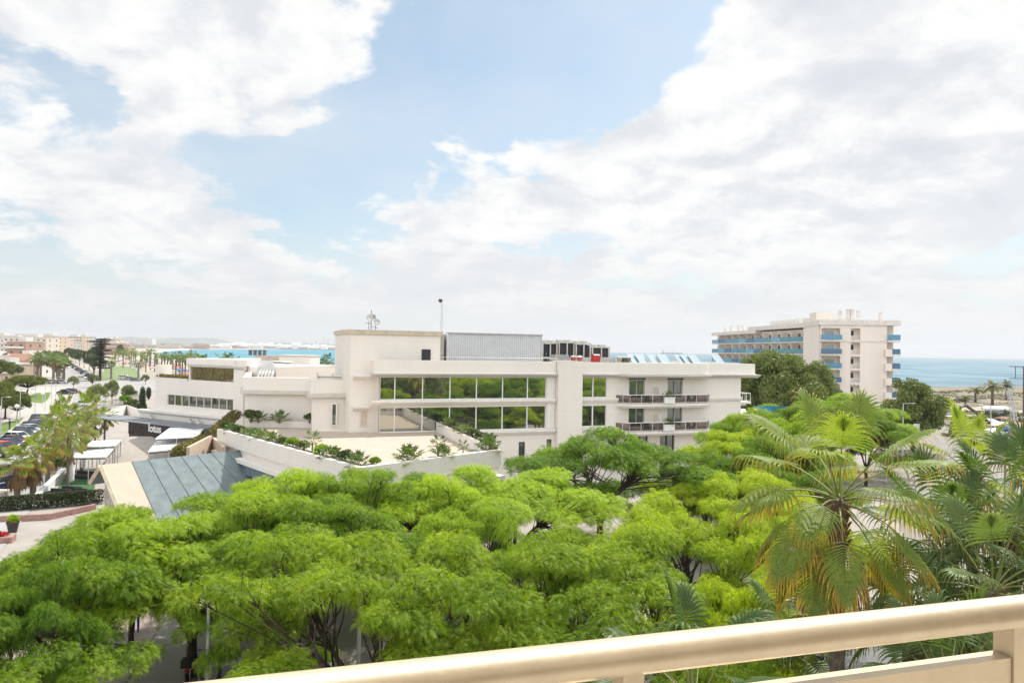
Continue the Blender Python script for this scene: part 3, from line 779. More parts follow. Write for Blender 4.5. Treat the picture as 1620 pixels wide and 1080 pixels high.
# -- stepped left blocks (one floor lower)
def PX(px, Y, py=600): p = at(px, py, Y); return (p.x, p.y)
Bl = [PX(388, 74.6), PX(492, 74.6), PX(495, 70.9), PX(560, 72.3), F1(1.5, 8, 0)[:2], (4, 92), (-14, 134), PX(405, 134), PX(395, 100)]
m = MB(); m.prism(Bl, -.2, 10.9); m.build('wall', PLASTER, HB)
m = MB(); m.prism([(p[0]*.995-.1, p[1]+(.3 if p[1] < 100 else -.3)) for p in Bl], 10.902, 10.95); m.build('roof_deck', MATS['roof_gravel'], HB)
def ring(pts, w_, z0, z1, out_=0.0, closed=False):
    mm = MB(); n = len(pts); P = [Vector((p[0], p[1], 0)) for p in pts]; L = []
    for i, p in enumerate(P):
        if closed or 0 < i < n-1:
            a = (p-P[i-1]).normalized(); b = (P[(i+1) % n]-p).normalized()
        else: a = b = ((P[1]-P[0]) if i == 0 else (P[-1]-P[-2])).normalized()
        na = Vector((-a.y, a.x, 0)); nb = Vector((-b.y, b.x, 0)); k = (na+nb); k = k/ max(.3, k.dot(na)) if k.length > .1 else na
        L.append((p-k*out_, p+k*w_))
    for i in range(n if closed else n-1):
        a, b = L[i]; c, d = L[(i+1) % n]
        vs = [(*q.xy, z) for z in (z0, z1) for q in (a, c, d, b)]
        mm.add(vs, [(0, 3, 2, 1), (4, 5, 6, 7), (0, 1, 5, 4), (2, 3, 7, 6)]+([(3, 0, 4, 7)] if (i == 0 and not closed) else [])+([(1, 2, 6, 5)] if (i == n-2 and not closed) else []))
    return mm
front = [Bl[7], Bl[8], Bl[0], Bl[1], Bl[2], Bl[3]]
ring(front, .5, 10.15, 11.55, .22).build('parapet', PLASTER, HB)
ring([Bl[5], Bl[6], Bl[7]], .5, 10.9, 11.55, .0).build('back_parapet', PLASTER, HB)
ring(front[1:], .02, 9.75, 10.149, .5).build('cornice', GREYST, HB)
m = MB(); a = at(531.5, 640, 71.4); m.box(a.x-.32, a.x+.05, a.y-.14, a.y+.4, 6.9, 9.0); m.build('window', WINGL, HB)
m = MB(); m.box(a.x-.42, a.x-.32, a.y-.18, a.y+.3, 6.8, 9.1); m.box(a.x+.05, a.x+.15, a.y-.18, a.y+.3, 6.8, 9.1); m.box(a.x-.32, a.x+.05, a.y-.18, a.y+.3, 6.8, 6.89); m.box(a.x-.32, a.x+.05, a.y-.18, a.y+.3, 9.01, 9.1); m.build('window_frame', PLASTERL, HB)
# rooftop structures of the low blocks
m = MB(); p = at(441, 585, 118); q = at(490, 585, 118); m.box(p.x, q.x, 118, 124, 10.9, 13.3); rh = m.build('roof_house', PLASTER, HB)
m = MB(); m.box(p.x-.2, q.x+.15, 117.8, 124.2, 13.301, 13.45); m.build('roof_edge', GREYST, rh)
m = MB(); p = at(390, 575, 122); q = at(438, 575, 122); m.box(p.x, q.x, 126, 131, 10.9, 13.2); m.build('roof_house', M('tan_render', (.50, .43, .36), .85), HB)
# -- rear left wing
A2 = math.atan2(-10.0, 17.0); O2 = at(236, 600, 99); F2 = frame(O2.x, O2.y, A2)
u2 = Vector((math.cos(A2), math.sin(A2), 0)); n2 = Vector((-math.sin(A2), math.cos(A2), 0)); OO2 = Vector((O2.x, O2.y, 0))
def U2(px, v=0., py=620):
    d = ray(px, py); t = (v+OO2.dot(n2))/d.dot(n2); return (d*t-OO2).dot(u2)
e2 = U2(388); w0, w1, wm = U2(265), U2(371), U2(300)
op = [(w0, w1, 6.45, 7.9), (wm, w1, 10.15, 11.95)]
uL = U2(298)
m = MB(); m.sheet(U2(246), e2, 5.4, 8.6, [op[0]], .3, F2); m.sheet(U2(246), uL, 8.6, 9.95, [], .3, F2); m.sheet(uL, e2, 8.6, 12.3, [op[1]], .3, F2)
m.box(U2(246), uL, .31, 12, 0, 9.9, F2); m.box(uL+.01, e2+3, .31, 12, 0, 12.3, F2)
m.quad(F2(U2(246), 0, 5.4), F2(U2(246), 0, 9.95), F2(U2(246), .31, 9.95), F2(U2(246), .31, 5.4)); m.quad(F2(uL, 0, 9.95), F2(uL, 0, 12.3), F2(uL, .31, 12.3), F2(uL, .31, 9.95))
m.build('wing_wall', PLASTER, HB)
m = MB(); m.box(uL-.25, w1+.3, -.25, .6, 12.3, 13.1, F2); m.box(w1+.31, e2+.3, -.12, .6, 12.3, 13.1, F2); m.box(uL-.25, uL+.2, .6, 12, 12.3, 13.1, F2); m.build('parapet', PLASTER, HB)
m = MB(); m.box(uL-.1, w1+.2, -.18, .3, 12.05, 12.298, F2); m.prof([(-.6, 12.3), (-.02, 12.3), (-.02, 11.8), (-.3, 11.8), (-.6, 12.1)], w1+.25, e2+.2, F2); m.build('cornice', GREYST, HB)
m = MB(); m.box(w1+.15, e2, -.3, -.005, 0, 12.05, F2); m.build('pilaster', PLASTER, HB)
# low front of the wing: base storey standing a little proud
m = MB(); m.box(-1.2, w1+.1, -.55, -.01, -.1, 5.0, F2); m.build('base_wall', PLASTER, HB)
m = MB(); m.prof([(-.85, 5.55), (-.01, 5.55), (-.01, 5.01), (-.56, 5.01), (-.85, 5.3)], -1.4, w1+.12, F2); m.build('ledge', PLASTERL, HB)
n = 9
for i in range(n):
    a = w0+(w1-w0)*i/n; b = w0+(w1-w0)*(i+1)/n; m = MB(); e = rnd.uniform(-.01, .01)
    m.quad(F2(a+.04, .16+e, 6.5), F2(b-.04, .16-e, 6.5), F2(b-.04, .16-e, 7.86), F2(a+.04, .16+e, 7.86)); p = m.build('window', DIMGL, HB)
    f = MB(); f.box(a, a+.045, .08, .22, 6.45, 7.9, F2); f.box(b-.045, b, .08, .22, 6.45, 7.9, F2); f.box(a+.045, b-.045, .08, .22, 6.45, 6.49, F2); f.box(a+.045, b-.045, .08, .22, 7.86, 7.9, F2); f.build('window_frame', WHITE, p)
for i in range(4):
    a = wm+(w1-wm)*i/4; b = wm+(w1-wm)*(i+1)/4; m = MB(); e = rnd.uniform(-.02, .02)
    m.quad(F2(a+.03, .16+e, 10.2), F2(b-.03, .16-e, 10.2), F2(b-.03, .16-e, 11.9), F2(a+.03, .16+e, 11.9)); m.build('window', GOLDGL, HB)
m = MB(); m.box(U2(246), uL-.3, -.02, .35, 9.951, 10.25, F2); m.box(U2(246), U2(250.5), -.02, 2, 10.251, 12.0, F2); m.build('low_parapet', PLASTER, HB)
m = MB(); m.box(U2(272), U2(292), 4, 7, 9.9, 12.3, F2); m.build('roof_house', PLASTER, HB)
m = MB(); m.box(U2(339), U2(347), -.6, -.551, 4.1, 4.5, F2); m.build('air_grille', GREYST, HB)
# -- podium with the roof terrace
TA, TC, TD, TE = PX(348, 66, 680), (-10.1, 46.2), (-.9, 55.4), (-6.9, 72.3)
TB = PX(386, 75, 670)
m = MB(); m.prism([TC, TD, TE, (-13, 71.5), TB, (TA[0]-2.5, 72), TA], -.2, 6.2); m.build('podium', PLASTER, HB)
m = MB(); m.prism([(TC[0], TC[1]+.5), (TD[0]-.4, TD[1]), TE, F1(1, -.02, 0)[:2], (-14.2, 70.7), PX(495, 70.8), PX(492, 74.5), TB, TA], 6.201, 6.26)
m.build('terrace_floor', M('terrace_paving', (.50, .41, .33), .9, var=.07, vs=1.3, bump=.08, bs=4), HB)
tp = [TA, TC, TD]
ring(tp, .12, 5.6, 6.95, .28).build('parapet', PLASTER, HB)
pin = [(p[0], p[1]) for p in tp]
def inset(a, b, d):
    v = Vector((b[0]-a[0], b[1]-a[1])).normalized(); n = Vector((-v.y, v.x)); return (a[0]+n.x*d, a[1]+n.y*d)
SOIL = M('planter_soil', (.12, .085, .055), .95, var=.3, vs=3)
m = ring(tp, 1.0, 6.26, 6.7, -.12); m.build('planter_soil', SOIL, HB)
m = ring(tp, 1.12, 6.26, 6.80, -1.0); m.build('planter_kerb', PLASTERL, HB)
m = ring([TD, TE], .12, 6.26, 7.3, .0); m.build('parapet', PLASTER, HB)
m = ring([TD, TE], .9, 6.26, 7.15, -.12); m.build('planter_soil', SOIL, HB)
m = ring([TD, TE], 1.02, 6.26, 7.3, -.9); m.build('planter_kerb', PLASTERL, HB)
wl = [PX(388, 73.4, 670), PX(494, 73.4, 670)]
m = ring(wl, .12, 6.26, 6.95, 0); m.build('planter_kerb', PLASTERL, HB)
m = ring(wl, 1.2, 6.26, 6.85, -.12); m.build('planter_soil', SOIL, HB)
m = ring(tp, .02, 4.6, 4.95, .75); m.build('ledge', PLASTERL, HB)
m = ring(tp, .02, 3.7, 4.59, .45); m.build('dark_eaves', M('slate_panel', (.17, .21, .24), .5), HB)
# -- sloping metal roof in front of the terrace, its gable to the left
RA = gnd(163, 734.5, 5.5); RB = gnd(421.5, 707, 5.5)
rd = (RB-RA).normalized(); rn = Vector((rd.y, -rd.x, 0))
RP = thing('restaurant_pavilion', 'low A-shaped restaurant pavilion with grey-green seamed metal roof and beige gable end', 'building', (RA.x, RA.y, 0))
DR, DZ = 6.2, 4.6
def rp(s_, t, lift=0): q = RA+rd*s_+rn*t*DR; return (q.x, q.y, 5.5-abs(t)*DZ+lift)
Lr = (RB-RA).length; s1 = (gnd(205, 729, 5.5)-RA).length
def slab(a, b, t0, t1, th=.18, lift=0, skew=0.):
    mm = MB(); P = [rp(a, t0, lift), rp(b, t0, lift), rp(b+skew, t1, lift), rp(a, t1, lift)]
    Q = [(p[0], p[1], p[2]-th) for p in P]
    mm.add(P+Q, [(0, 1, 2, 3), (7, 6, 5, 4), (0, 4, 5, 1), (1, 5, 6, 2), (2, 6, 7, 3), (3, 7, 4, 0)]); return mm
BEIGE = M('peach_render', (.54, .435, .345), .85, var=.04)
ZINC = M('zinc_roof', (.185, .225, .23), .85, .0, var=.14, vs=1.4, streak=False)
mm = slab(s1, Lr, 0, 1, .2, 0, 3.2); rf = mm.build('metal_roof', ZINC, RP)
mm = MB(); n = 9
for i in range(n+1):
    s_ = s1+(Lr-s1)*i/n; mm.tube([rp(s_, .005, .02), rp(s_+3.2*i/n, .995, .03)], .028, 4)
mm.build('roof_seams', M('zinc_seam', (.14, .175, .18), .8, .0), rf)
mm = slab(-.1, s1-.02, 0, 1, .25); mm.build('beige_roof', BEIGE, RP)
mm = slab(-.1, Lr, 0, -.36, .22); mm.build('back_roof', ZINC, RP)
mm = MB(); mm.tube([rp(-.15, .02, -.05), rp(-.15, .98, -.05)], .2, 4); mm.tube([rp(-.15, -.02, -.05), rp(-.15, -.36, -.05)], .2, 4); mm.build('gable_frame', M('cream_wood', (.66, .55, .40), .7), RP)
mm = MB(); P = [rp(.9, 0, -.35), rp(.9, .93, -.35), rp(.9, -.34, -.35)]; q1 = (P[1][0], P[1][1], 0); q2 = (P[2][0], P[2][1], 0)
mm.add([P[0], P[1], q1, q2, P[2]], [(0, 1, 2, 3, 4)]); mm.build('gable_wall', M('stone_relief', (.42, .37, .33), .9, var=.35, vs=2.5, bump=.8, bs=4), RP)
mm = MB(); P = [rp(Lr-.1, 0, -.2), rp(Lr+2.9, .96, -.2), rp(Lr-.1, -.34, -.2)]
mm.add([P[0], P[1], (P[1][0], P[1][1], 0), (P[2][0], P[2][1], 0), P[2]], [(0, 4, 3, 2, 1)]); mm.build('end_wall', PLASTER, RP)
# beige garden wall with fin between pavilion and terrace
GW = thing('garden_wall', 'angled beige wall with a rounded opening between the planter strip and the roof terrace', 'wall', (0, 0, 0))
g1, g2, g3 = PX(336, 68, 690), PX(300, 60, 715), PX(352, 62, 700)
m = ring([g2, g1], .3, 0, 6.0, 0); m.build('wall', BEIGE, GW)
m = ring([g1, g3], .3, 0, 5.8, 0); m.build('wall', BEIGE, GW)
m = ring([g2, g1], 1.6, 5.1, 5.5, -.35); m.build('planter', SOIL, GW)
rs = np.random.RandomState(3); a = Vector((*g2, 0)); b = Vector((*g1, 0)); nn = Vector((-(b-a).y, (b-a).x, 0)).normalized()
bl = [tuple((a.lerp(b, k/13)+nn*.9))[:2]+(5.7, .7, .7, .42) for k in range(14)]
V, Fc = leafcloud(bl, 4200, .22, rs, .6); tag(npmesh('planter_hedge', V, Fc, OLIVEH), 'olive-brown hedge strip in the sloping planter beside the white canopies', 'hedge')

# shrubs of the terrace ------------------------------------------------
def palmetto(name, seed, n=16, s_=1.0, mat=PALMG):
    rnd = random.Random(seed); root = thing(name, 'x', 'shrub'); V = []; Fq = []; T = []; st = MB()
    for i in range(n):
        az = i*2.4+rnd.uniform(-.3, .3); el = 1.35-1.25*(i/n)+rnd.uniform(-.1, .1)
        pts, v, fq, t = fan_frond(az, el, .55*s_, .55*s_, rnd, .35, 9, 1.5, .3)
        o = len(V); V += v; Fq += [tuple(y+o for y in x) for x in fq]; T += t; st.tube(pts, [.02]*5, 3, False)
    npmesh('leaves', np.array([tuple(x) for x in V]), np.array(Fq), mat, root, T)
    st.tube([(0, 0, -.1), (0, 0, .25)], .09*s_, 6); st.build('stem', PALMBARK, root)
    return root
BR = M('shrub_twig', (.12, .09, .06), .9)
def bush(name, seed, r=.8, n=900, mat=SHRUBL, size=.16, h=.8):
    rs = np.random.RandomState(seed); root = thing(name, 'x', 'shrub')
    bl = rblobs(seed, 7, r*.6, .3*h, h*1.2, r*.35, r*.55)
    V, Fc = leafcloud(bl, n, size, rs, .4); npmesh('leaves', V, Fc, mat, root)
    m = MB()
    for b_ in bl: m.tube([(0, 0, -.1), (b_[0]*.5, b_[1]*.5, b_[2]*.5), b_[:3]], [.04, .03, .01], 4, False)
    m.build('stems', BR, root); return root
pm = palmetto('fan_shrub', 1, 18, 1.25); pm2 = palmetto('fan_shrub', 5, 14, 1.0)
bs_ = bush('terrace_bush', 2, .9); bs2 = bush('terrace_bush', 9, .8, mat=LEAFD)
tall = fan_palm('dwarf_fan_palm', 7, 1.3, 15, .5, .6, PALMG, .08, 0, .35, -.4, nseg=10)
L_ = [(397, 672, bs_, 'dark rounded shrub at the left end of the hotel wall planter', 1.15), (408, 668, pm, 'spiky fan shrub against the hotel wall beside the rounded shrub', 1),
      (441, 672, pm2, 'lone spiky fan shrub in the middle of the hotel wall planter', 1.35), (489, 672, bs_, 'dark ball-shaped shrub tucked in the corner by the hotel wall step', .9)]
for px, py, pr, lb, s_ in L_:
    p = at(px, 676, 72.9 if px < 480 else 72.9); place(pr, (p.x, p.y+.1, 6.85), px, s_, lb, None)
A_, C_, D_, E_ = [Vector((*q, 0)) for q in (TA, TC, TD, TE)]
def along(a, b, t, off): v = (b-a).normalized(); n = Vector((-v.y, v.x, 0)); q = a.lerp(b, t)+n*off; return (q.x, q.y)
kinds = ['dark bushy shrub', 'spiky fan shrub', 'low dark green shrub', 'wide spiky fan shrub', 'dense fan shrub', 'dark tufted shrub', 'fresh green soft shrub', 'bright leafy shrub']
seq = [(.01, bs_, 1.1), (.065, pm, 1), (.13, bs_, 1.0), (.20, pm, .95), (.26, pm2, 1.25), (.33, pm, 1.15), (.41, pm2, 1.35), (.49, bs_, .95), (.56, bs2, 1.15), (.63, bs_, 1.05), (.69, tall, .95), (.75, bs2, 1.2), (.81, pm, 1.15), (.88, bs_, 1.1), (.95, pm, 1.2)]
ord_ = ['first', 'second', 'third', 'fourth', 'fifth', 'sixth', 'seventh', 'eighth', 'ninth', 'tenth', 'eleventh', 'twelfth', 'thirteenth', 'fourteenth', 'fifteenth', 'sixteenth', 'seventeenth', 'eighteenth']
kn = {pm.name: 'spiky fan shrub', pm2.name: 'small fan shrub', bs_.name: 'dark bushy shrub', bs2.name: 'fresh green shrub', tall.name: 'dwarf fan palm with a bare stem'}
for i, (t, pr, s_) in enumerate(seq):
    x, y = along(A_, C_, t, .55); nm = kn[pr.name]
    place(pr, (x, y, 6.68), i*1.3, s_*.78, f'{nm}, {ord_[i]} from the wall on the left terrace parapet', 'shrubs in the terrace planters')
for i, (t, pr, s_) in enumerate([(.12, bs2, .8), (.34, pm, 1.3), (.55, tall, .85), (.58, pm, 1.05), (.74, tall, .6), (.93, pm2, 1.6)]):
    x, y = along(C_, D_, t, .55)
    place(pr, (x, y, 6.68), i*1.7, s_*.85, f'{kn[pr.name]}, {ord_[i]} from left on the front terrace parapet', 'shrubs in the terrace planters')
for i, (t, pr, s_) in enumerate([(.06, pm, 1.2), (.2, bs_, 1), (.33, bs_, 1.1), (.46, pm, 1.1), (.58, pm2, 1.2), (.70, bs_, .95), (.82, pm, 1.1), (.93, bs_, 1)]):
    x, y = along(D_, E_, t, .5)
    place(pr, (x, y, 7.13), i*1.1, s_*.72, f'{kn[pr.name]}, {ord_[i]} from the front on the raised right planter by the mirror windows', 'shrubs in the terrace planters')
# shrubs climbing at the junction of wing and terrace
bl = []
for k in range(10): p = at(372-6*k*.55, 655+3.0*k, 80-k*1.2); bl.append((p.x, p.y, p.z, .8, .8, .55))
V, Fc = leafcloud(bl, 3600, .2, np.random.RandomState(8), .5)
tag(npmesh('corner_hedge', V, Fc, OLIVEH), 'olive shrub row climbing the sloped planter in the corner of the hotel wing', 'hedge')
m = MB()
for k in range(9):
    a = at(375-6*k*.55, 668, 80-k*1.2)
m.prism([PX(378, 80), PX(340, 67, 690), PX(352, 67, 690), PX(386, 79)], 0, 5.4); m.build('sloped_planter', PLASTER, HB)
# planter with hanging hedge on the wing roof
bl = [F2(U2(249)+ (uL-.4-U2(249))*k/9, .35, 10.45)+(.55, .45, .28) for k in range(10)]
V, Fc = leafcloud(bl, 1800, .2, np.random.RandomState(4), .5)
tag(npmesh('roof_hedge', V, Fc, OLIVEH), 'low brownish hedge on the stepped roof at the far left of the hotel', 'hedge')

# rooftop equipment ---------------------------------------------------
CLAD = M('corrugated_cladding', (.64, .66, .68), .5, .25, var=.05)
PS = thing('plant_screen', 'tall light grey corrugated metal screen standing on the hotel roof right of the tower', 'screen', (*F1(U(707, 6), 6, 0)[:2], 12.96))
m = MB(); a, b = U(707, 6), U(855, 6); n = 44
for i in range(n):
    x0 = a+(b-a)*i/n; x1 = a+(b-a)*(i+.5)/n; x2 = a+(b-a)*(i+1)/n
    m.quad(F1(x0, 6, 12.95), F1(x1, 6, 12.95), F1(x1, 6, 16.75), F1(x0, 6, 16.75)); m.quad(F1(x1, 6, 12.95), F1(x1, 6.09, 12.95), F1(x1, 6.09, 16.75), F1(x1, 6, 16.75))
    m.quad(F1(x1, 6.09, 12.95), F1(x2, 6.09, 12.95), F1(x2, 6.09, 16.75), F1(x1, 6.09, 16.75)); m.quad(F1(x2, 6.09, 12.95), F1(x2, 6, 12.95), F1(x2, 6, 16.75), F1(x2, 6.09, 16.75))
m.build('front_sheet', CLAD, PS)
m = MB(); m.box(b+.02, b+.1, 5.95, 13, 12.95, 16.75, F1); m.box(a, b, 12.9, 13, 12.95, 16.7, F1); m.box(a-.1, a-.02, 6.2, 13, 12.95, 16.7, F1); m.build('side_sheet', CLAD, PS)
m = MB(); m.box(a-.15, b+.15, 5.88, 6.16, 16.751, 16.9, F1); m.build('top_trim', M('trim_grey', (.38, .38, .38), .5), PS)
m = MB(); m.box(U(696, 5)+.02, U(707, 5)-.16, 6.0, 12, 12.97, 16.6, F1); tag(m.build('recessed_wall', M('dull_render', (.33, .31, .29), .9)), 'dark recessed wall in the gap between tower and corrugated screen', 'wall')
def rail(name, v, a, b, z, lab):
    m = MB(); n = max(2, int((b-a)/1.2))
    for i in range(n+1): x = a+(b-a)*i/n; m.tube([F1(x, v, z), F1(x, v, z+1.05)], .022, 4)
    for h in (1.05, .55): m.tube([F1(a, v, z+h), F1(b, v, z+h)], .022, 4)
    tag(m.build(name, STEEL), lab, 'railing')
rail('roof_railing', 4.2, U(698), U(905), 13.0, 'thin grey safety rail along the roof edge in front of the corrugated screen')
# chillers
def chiller(px0, px1, v, z1, lab, open_=False):
    a, b = U(px0, v), U(px1, v); root = thing('chiller_unit', lab, 'air chiller', (*F1(a, v, 0)[:2], 12.96), 0, 'chillers on the hotel roof')
    m = MB()
    for x in (a, (a+b)/2, b-.15): m.box(x, x+.15, v, v+.15, 12.96, z1, F1); m.box(x, x+.15, v+2.2, v+2.35, 12.96, z1, F1)
    m.box(a, b, v-.02, v+2.37, z1, z1+.18, F1); m.box(a+.16, b-.16, v+.02, v+.1, 14.0, 14.15, F1); m.build('frame', M('unit_beige', (.55, .53, .48), .6), root)
    m = MB(); 
    if open_:
        for c in (a, (a+b)/2):
            w_ = (b-a)/2; m.add([F1(c+.2, v+.3, z1-.1), F1(c+w_*.5, v+.35, 14.15), F1(c+w_-.1, v+.3, z1-.1), F1(c+w_*.5, v+1.2, 14.15)], [(0, 1, 2), (0, 3, 1), (1, 3, 2)])
            m.box(c+w_*.32, c+w_*.68, v+.4, v+2, 14.15, z1-.05, F1)
    else: m.box(a+.17, b-.17, v+.2, v+2.1, 13.4, z1-.02, F1)
    m.box(a+.2, b-.2, v+.5, v+2, 13.0, 14.0, F1); m.build('coil', DARK, root)
    m = MB()
    for c in (.27, .73): x = a+(b-a)*c; q = F1(x, v+1.1, z1+.18); m.lathe([(.55, 0), (.6, .25), (.5, .25), (.3, .2)], 12, q)
    m.build('fan_cowl', M('unit_beige', (.55, .53, .48)), root)
chiller(857, 881, 12, 15.9, 'chiller frame with dark V-shaped coils beside the corrugated screen', True)
chiller(883, 908, 12.3, 16.0, 'closed chiller block with dark front panel in the middle of the roof plant')
chiller(910, 934, 12, 15.9, 'second chiller frame with V-shaped coils, right of the dark panel', True)
chiller(936, 964, 16, 15.5, 'lower chiller at the right end of the roof plant', False)
m = MB(); m.box(U(877, 8), U(899, 8), 8, 9.5, 12.96, 14.5, F1); tag(m.build('duct_box', M('galvanised', (.36, .36, .35), .5, .4)), 'grey sheet metal duct box in front of the chillers', 'duct')
m = MB(); m.box(U(903, 9), U(936, 9), 9.5, 10.5, 12.96, 14.1, F1); m.box(U(950, 9), U(976, 9), 9.5, 10.5, 12.96, 14.2, F1); tag(m.build('roof_box', M('grey_panel', (.45, .44, .43), .7)), 'long grey panel boxes behind the red pots on the roof', 'roof box')
m = MB(); x = U(944, 5); m.box(x-.45, x+.42, 5, 5.8, 13.35, 14.5, F1); m.prof([(5, 14.501), (5.8, 14.501), (5.6, 14.62), (5.2, 14.62)], x-.42, x+.38, F1); tag(m.build('red_tank', M('red_plastic', (.45, .03, .03), .4)), 'bright red tank on the hotel roof near the solar panels', 'tank')
for i, (px, c, lb) in enumerate([(906, (.35, .09, .06), 'rust-red ventilator with white cap left on the roof'), (916, (.45, .10, .08), 'small red ventilator right of the rust-red one'),
                   (979, (.45, .36, .28), 'tan cylinder beside the solar panels'), (986, (.03, .10, .09), 'dark green cylinder between the tan and brown ones'), (993, (.25, .16, .11), 'brown cylinder nearest the solar panels')]):
    root = thing('roof_ventilator', lb, 'ventilator', F1(U(px, 3.2), 3.2, 12.96), 0, 'ventilators on the hotel roof')
    m = MB(); m.lathe([(.26, 0), (.26, 1.0), (.34, 1.05), (.34, 1.3)], 12); m.build('drum', M('vent_%d' % i, c, .6), root)
    m = MB(); m.lathe([(.36, 1.31), (.3, 1.45), (.05, 1.5)], 12); m.build('cap', GREYST if i != 1 else WHITE, root)
m = MB(); rs_ = random.Random(4)
for k in range(16):
    a = F1(U(952+k*1.6, 2.2), 2.2+rs_.uniform(-.5, .5), 13.1); m.tube([a, (a[0]+rs_.uniform(-.6, .6), a[1], a[2]+rs_.uniform(.2, .7)), (a[0]+rs_.uniform(.3, 1.2), a[1], 13.1)], .06, 4)
tag(m.build('cable_heap', DKMET), 'dark heap of cables and pipes on the roof below the red tank', 'cables')
PANEL = glassmat('solar_glass', (.45, .58, .66), .45, .1)
for i, px in enumerate((1004, 1016, 1035, 1051, 1078, 1088, 1100, 1137)):
    x = U(px, 4); root = thing('solar_panel', 'x', 'solar panel', F1(x, 4, 12.96), A1+R(15), 'tilted solar water panels on the roof')
    root['label'] = ['first tilted solar panel, beside the brown cylinder', 'second tilted solar panel from the left', 'left panel of the middle pair of solar panels', 'right panel of the middle pair of solar panels', 'left panel of the right trio of solar panels', 'centre panel of the right trio of solar panels', 'right panel of the right trio of solar panels', 'single tilted solar panel at the right end of the roof, before the blue hotel'][i]
    m = MB(); a = R(46); c, s_ = math.cos(a), math.sin(a)
    P = [(-.75, -1.0*c, .35), (.75, -1.0*c, .35), (.75, 1.0*c, .35+2.0*s_), (-.75, 1.0*c, .35+2.0*s_)]
    m.add(P+[(p[0], p[1]+.05, p[2]-.07) for p in P], [(0, 1, 2, 3), (7, 6, 5, 4), (0, 4, 5, 1), (1, 5, 6, 2), (2, 6, 7, 3), (3, 7, 4, 0)]); m.build('panel', PANEL, root)
    m = MB()
    for sx in (-.5, .5): m.tube([(sx, .85*c, 0), (sx, .85*c, 1.3)], .03, 4); m.tube([(sx, -.8*c, 0), (sx, -.8*c, .35)], .03, 4)
    for sx in (-.56, .56): m.tube([(sx*1.36, -1.0*c, .37), (sx*1.36, 1.0*c, .37+2.0*s_)], .04, 4)
    m.build('stand', WHITE, root)
# aerials
q = Vector(F1(U(585, 5), 5, 16.8))
root = thing('dish_aerial', 'cluster of small satellite dishes and aerials on the tower roof', 'antenna', q)
m = MB(); m.tube([(0, 0, 0), (0, 0, 2.3)], .04, 5); m.tube([(.5, 0, 0), (.5, 0, 1.5)], .035, 5); m.tube([(-.25, 0, 0), (-.25, 0, 1.0)], .03, 5); m.tube([(-.6, 0, .9), (.1, 0, .8)], .02, 4); m.tube([(0, 0, .5), (.8, 0, .3)], .02, 4); m.build('mast', DKMET, root)
for c, rr in (((-.1, -.15, 1.45), .38), ((.25, -.1, 1.55), .3), ((.68, -.15, 1.0), .36)):
    m = MB(); m.lathe([(.02, .12), (rr*.6, .06), (rr, -.06), (rr*1.02, -.04), (rr*.5, .12), (.03, .17)], 14, c, 'y'); m.build('dish', STEEL, root, True)
q = Vector(F1(U(696.5, 2), 2, 13))
root = thing('roof_mast', 'slender lattice mast with a siren head beside the tower', 'antenna', q)
m = MB()
for k in range(3): a = k*2.1; m.tube([(.12*math.cos(a), .12*math.sin(a), 0), (.1*math.cos(a), .1*math.sin(a), 7.0)], .022, 4)
for k in range(26): a = k*2.1; b = a+2.1; m.tube([(.12*math.cos(a), .12*math.sin(a), k*.27), (.12*math.cos(b), .12*math.sin(b), k*.27+.27)], .012, 3)
m.build('mast', STEEL, root); m = MB(); m.lathe([(.05, 0), (.22, .1), (.22, .35), (.1, .4)], 8, (-.15, 0, 7.0)); m.build('siren', DKMET, root)
# pipes
m = MB(); m2 = MB()
for k in range(5):
    A = at(411+k*5.2, 592, 76.5); B = at(417+k*3.2, 573, 108); A.z = 12.0; B.z = 12.5
    m.tube([(A.x, A.y-.6, 11.0), (A.x, A.y-.2, 11.8), A, A.lerp(B, .5), B, (B.x+1.2+k*.3, B.y+3, 12.3), (B.x+5, B.y+2-k*.5, 11.6), (B.x+5.2, B.y+2-k*.5, 10.95)], .17, 8)
for k in range(9):
    A = at(408, 592, 78+k*3.3); B = at(436-k*.7, 592, 78+k*3.3); z = 12.22+k*.055
    m2.box(A.x, B.x, A.y, A.y+.14, z, z+.12); m2.box(A.x, A.x+.12, A.y, A.y+.12, 10.95, z); m2.box(B.x-.12, B.x, A.y, A.y+.12, 10.95, z)
tag(m2.build('duct_rack', STEEL), 'row of steel racks straddling the ducts on the low hotel roof', 'rack')
tag(m.build('roof_ducts', M('foil_duct', (.60, .58, .53), .45, .35, var=.15, vs=3), None, False), 'bundle of pale insulated ducts running back over the low hotel roof', 'duct')
m = MB()
for k, z in enumerate((11.75, 11.35, 11.1)): m.tube([(PX(503+2*k, 74.2)[0], 73.9+k*.2, 10.95), (PX(503+2*k, 74.2)[0], 73.9+k*.2, z), (PX(552, 74.2)[0], 73.9+k*.2, z+.05)], .14, 7)
for px in (503, 527, 545): x = PX(px, 74)[0]; m.box(x, x+.12, 73.5, 73.62, 10.9, 12.2)
tag(m.build('roof_pipes', M('foil_duct', (.6, .58, .53))), 'three thick horizontal pipes on brackets left of the tower', 'pipes')
for i, px in enumerate((396, 403.5, 411, 418.5)):
    p = at(px, 560, 127); root = thing('vent_stack', f'dark grey exhaust cylinder, {ord_[i]} from the left of the four on the low roof', 'vent', (p.x, p.y, 13.2), 0, 'exhaust cylinders on the roof')
    m = MB(); m.lathe([(.32, 0), (.32, .85), (.38, .88), (.38, .98)], 12); m.build('stack', M('slate_grey', (.13, .145, .14), .5), root, False)
    m = MB(); m.lathe([(.28, .985), (.05, 1.0)], 10); m.build('opening', DARK, root)
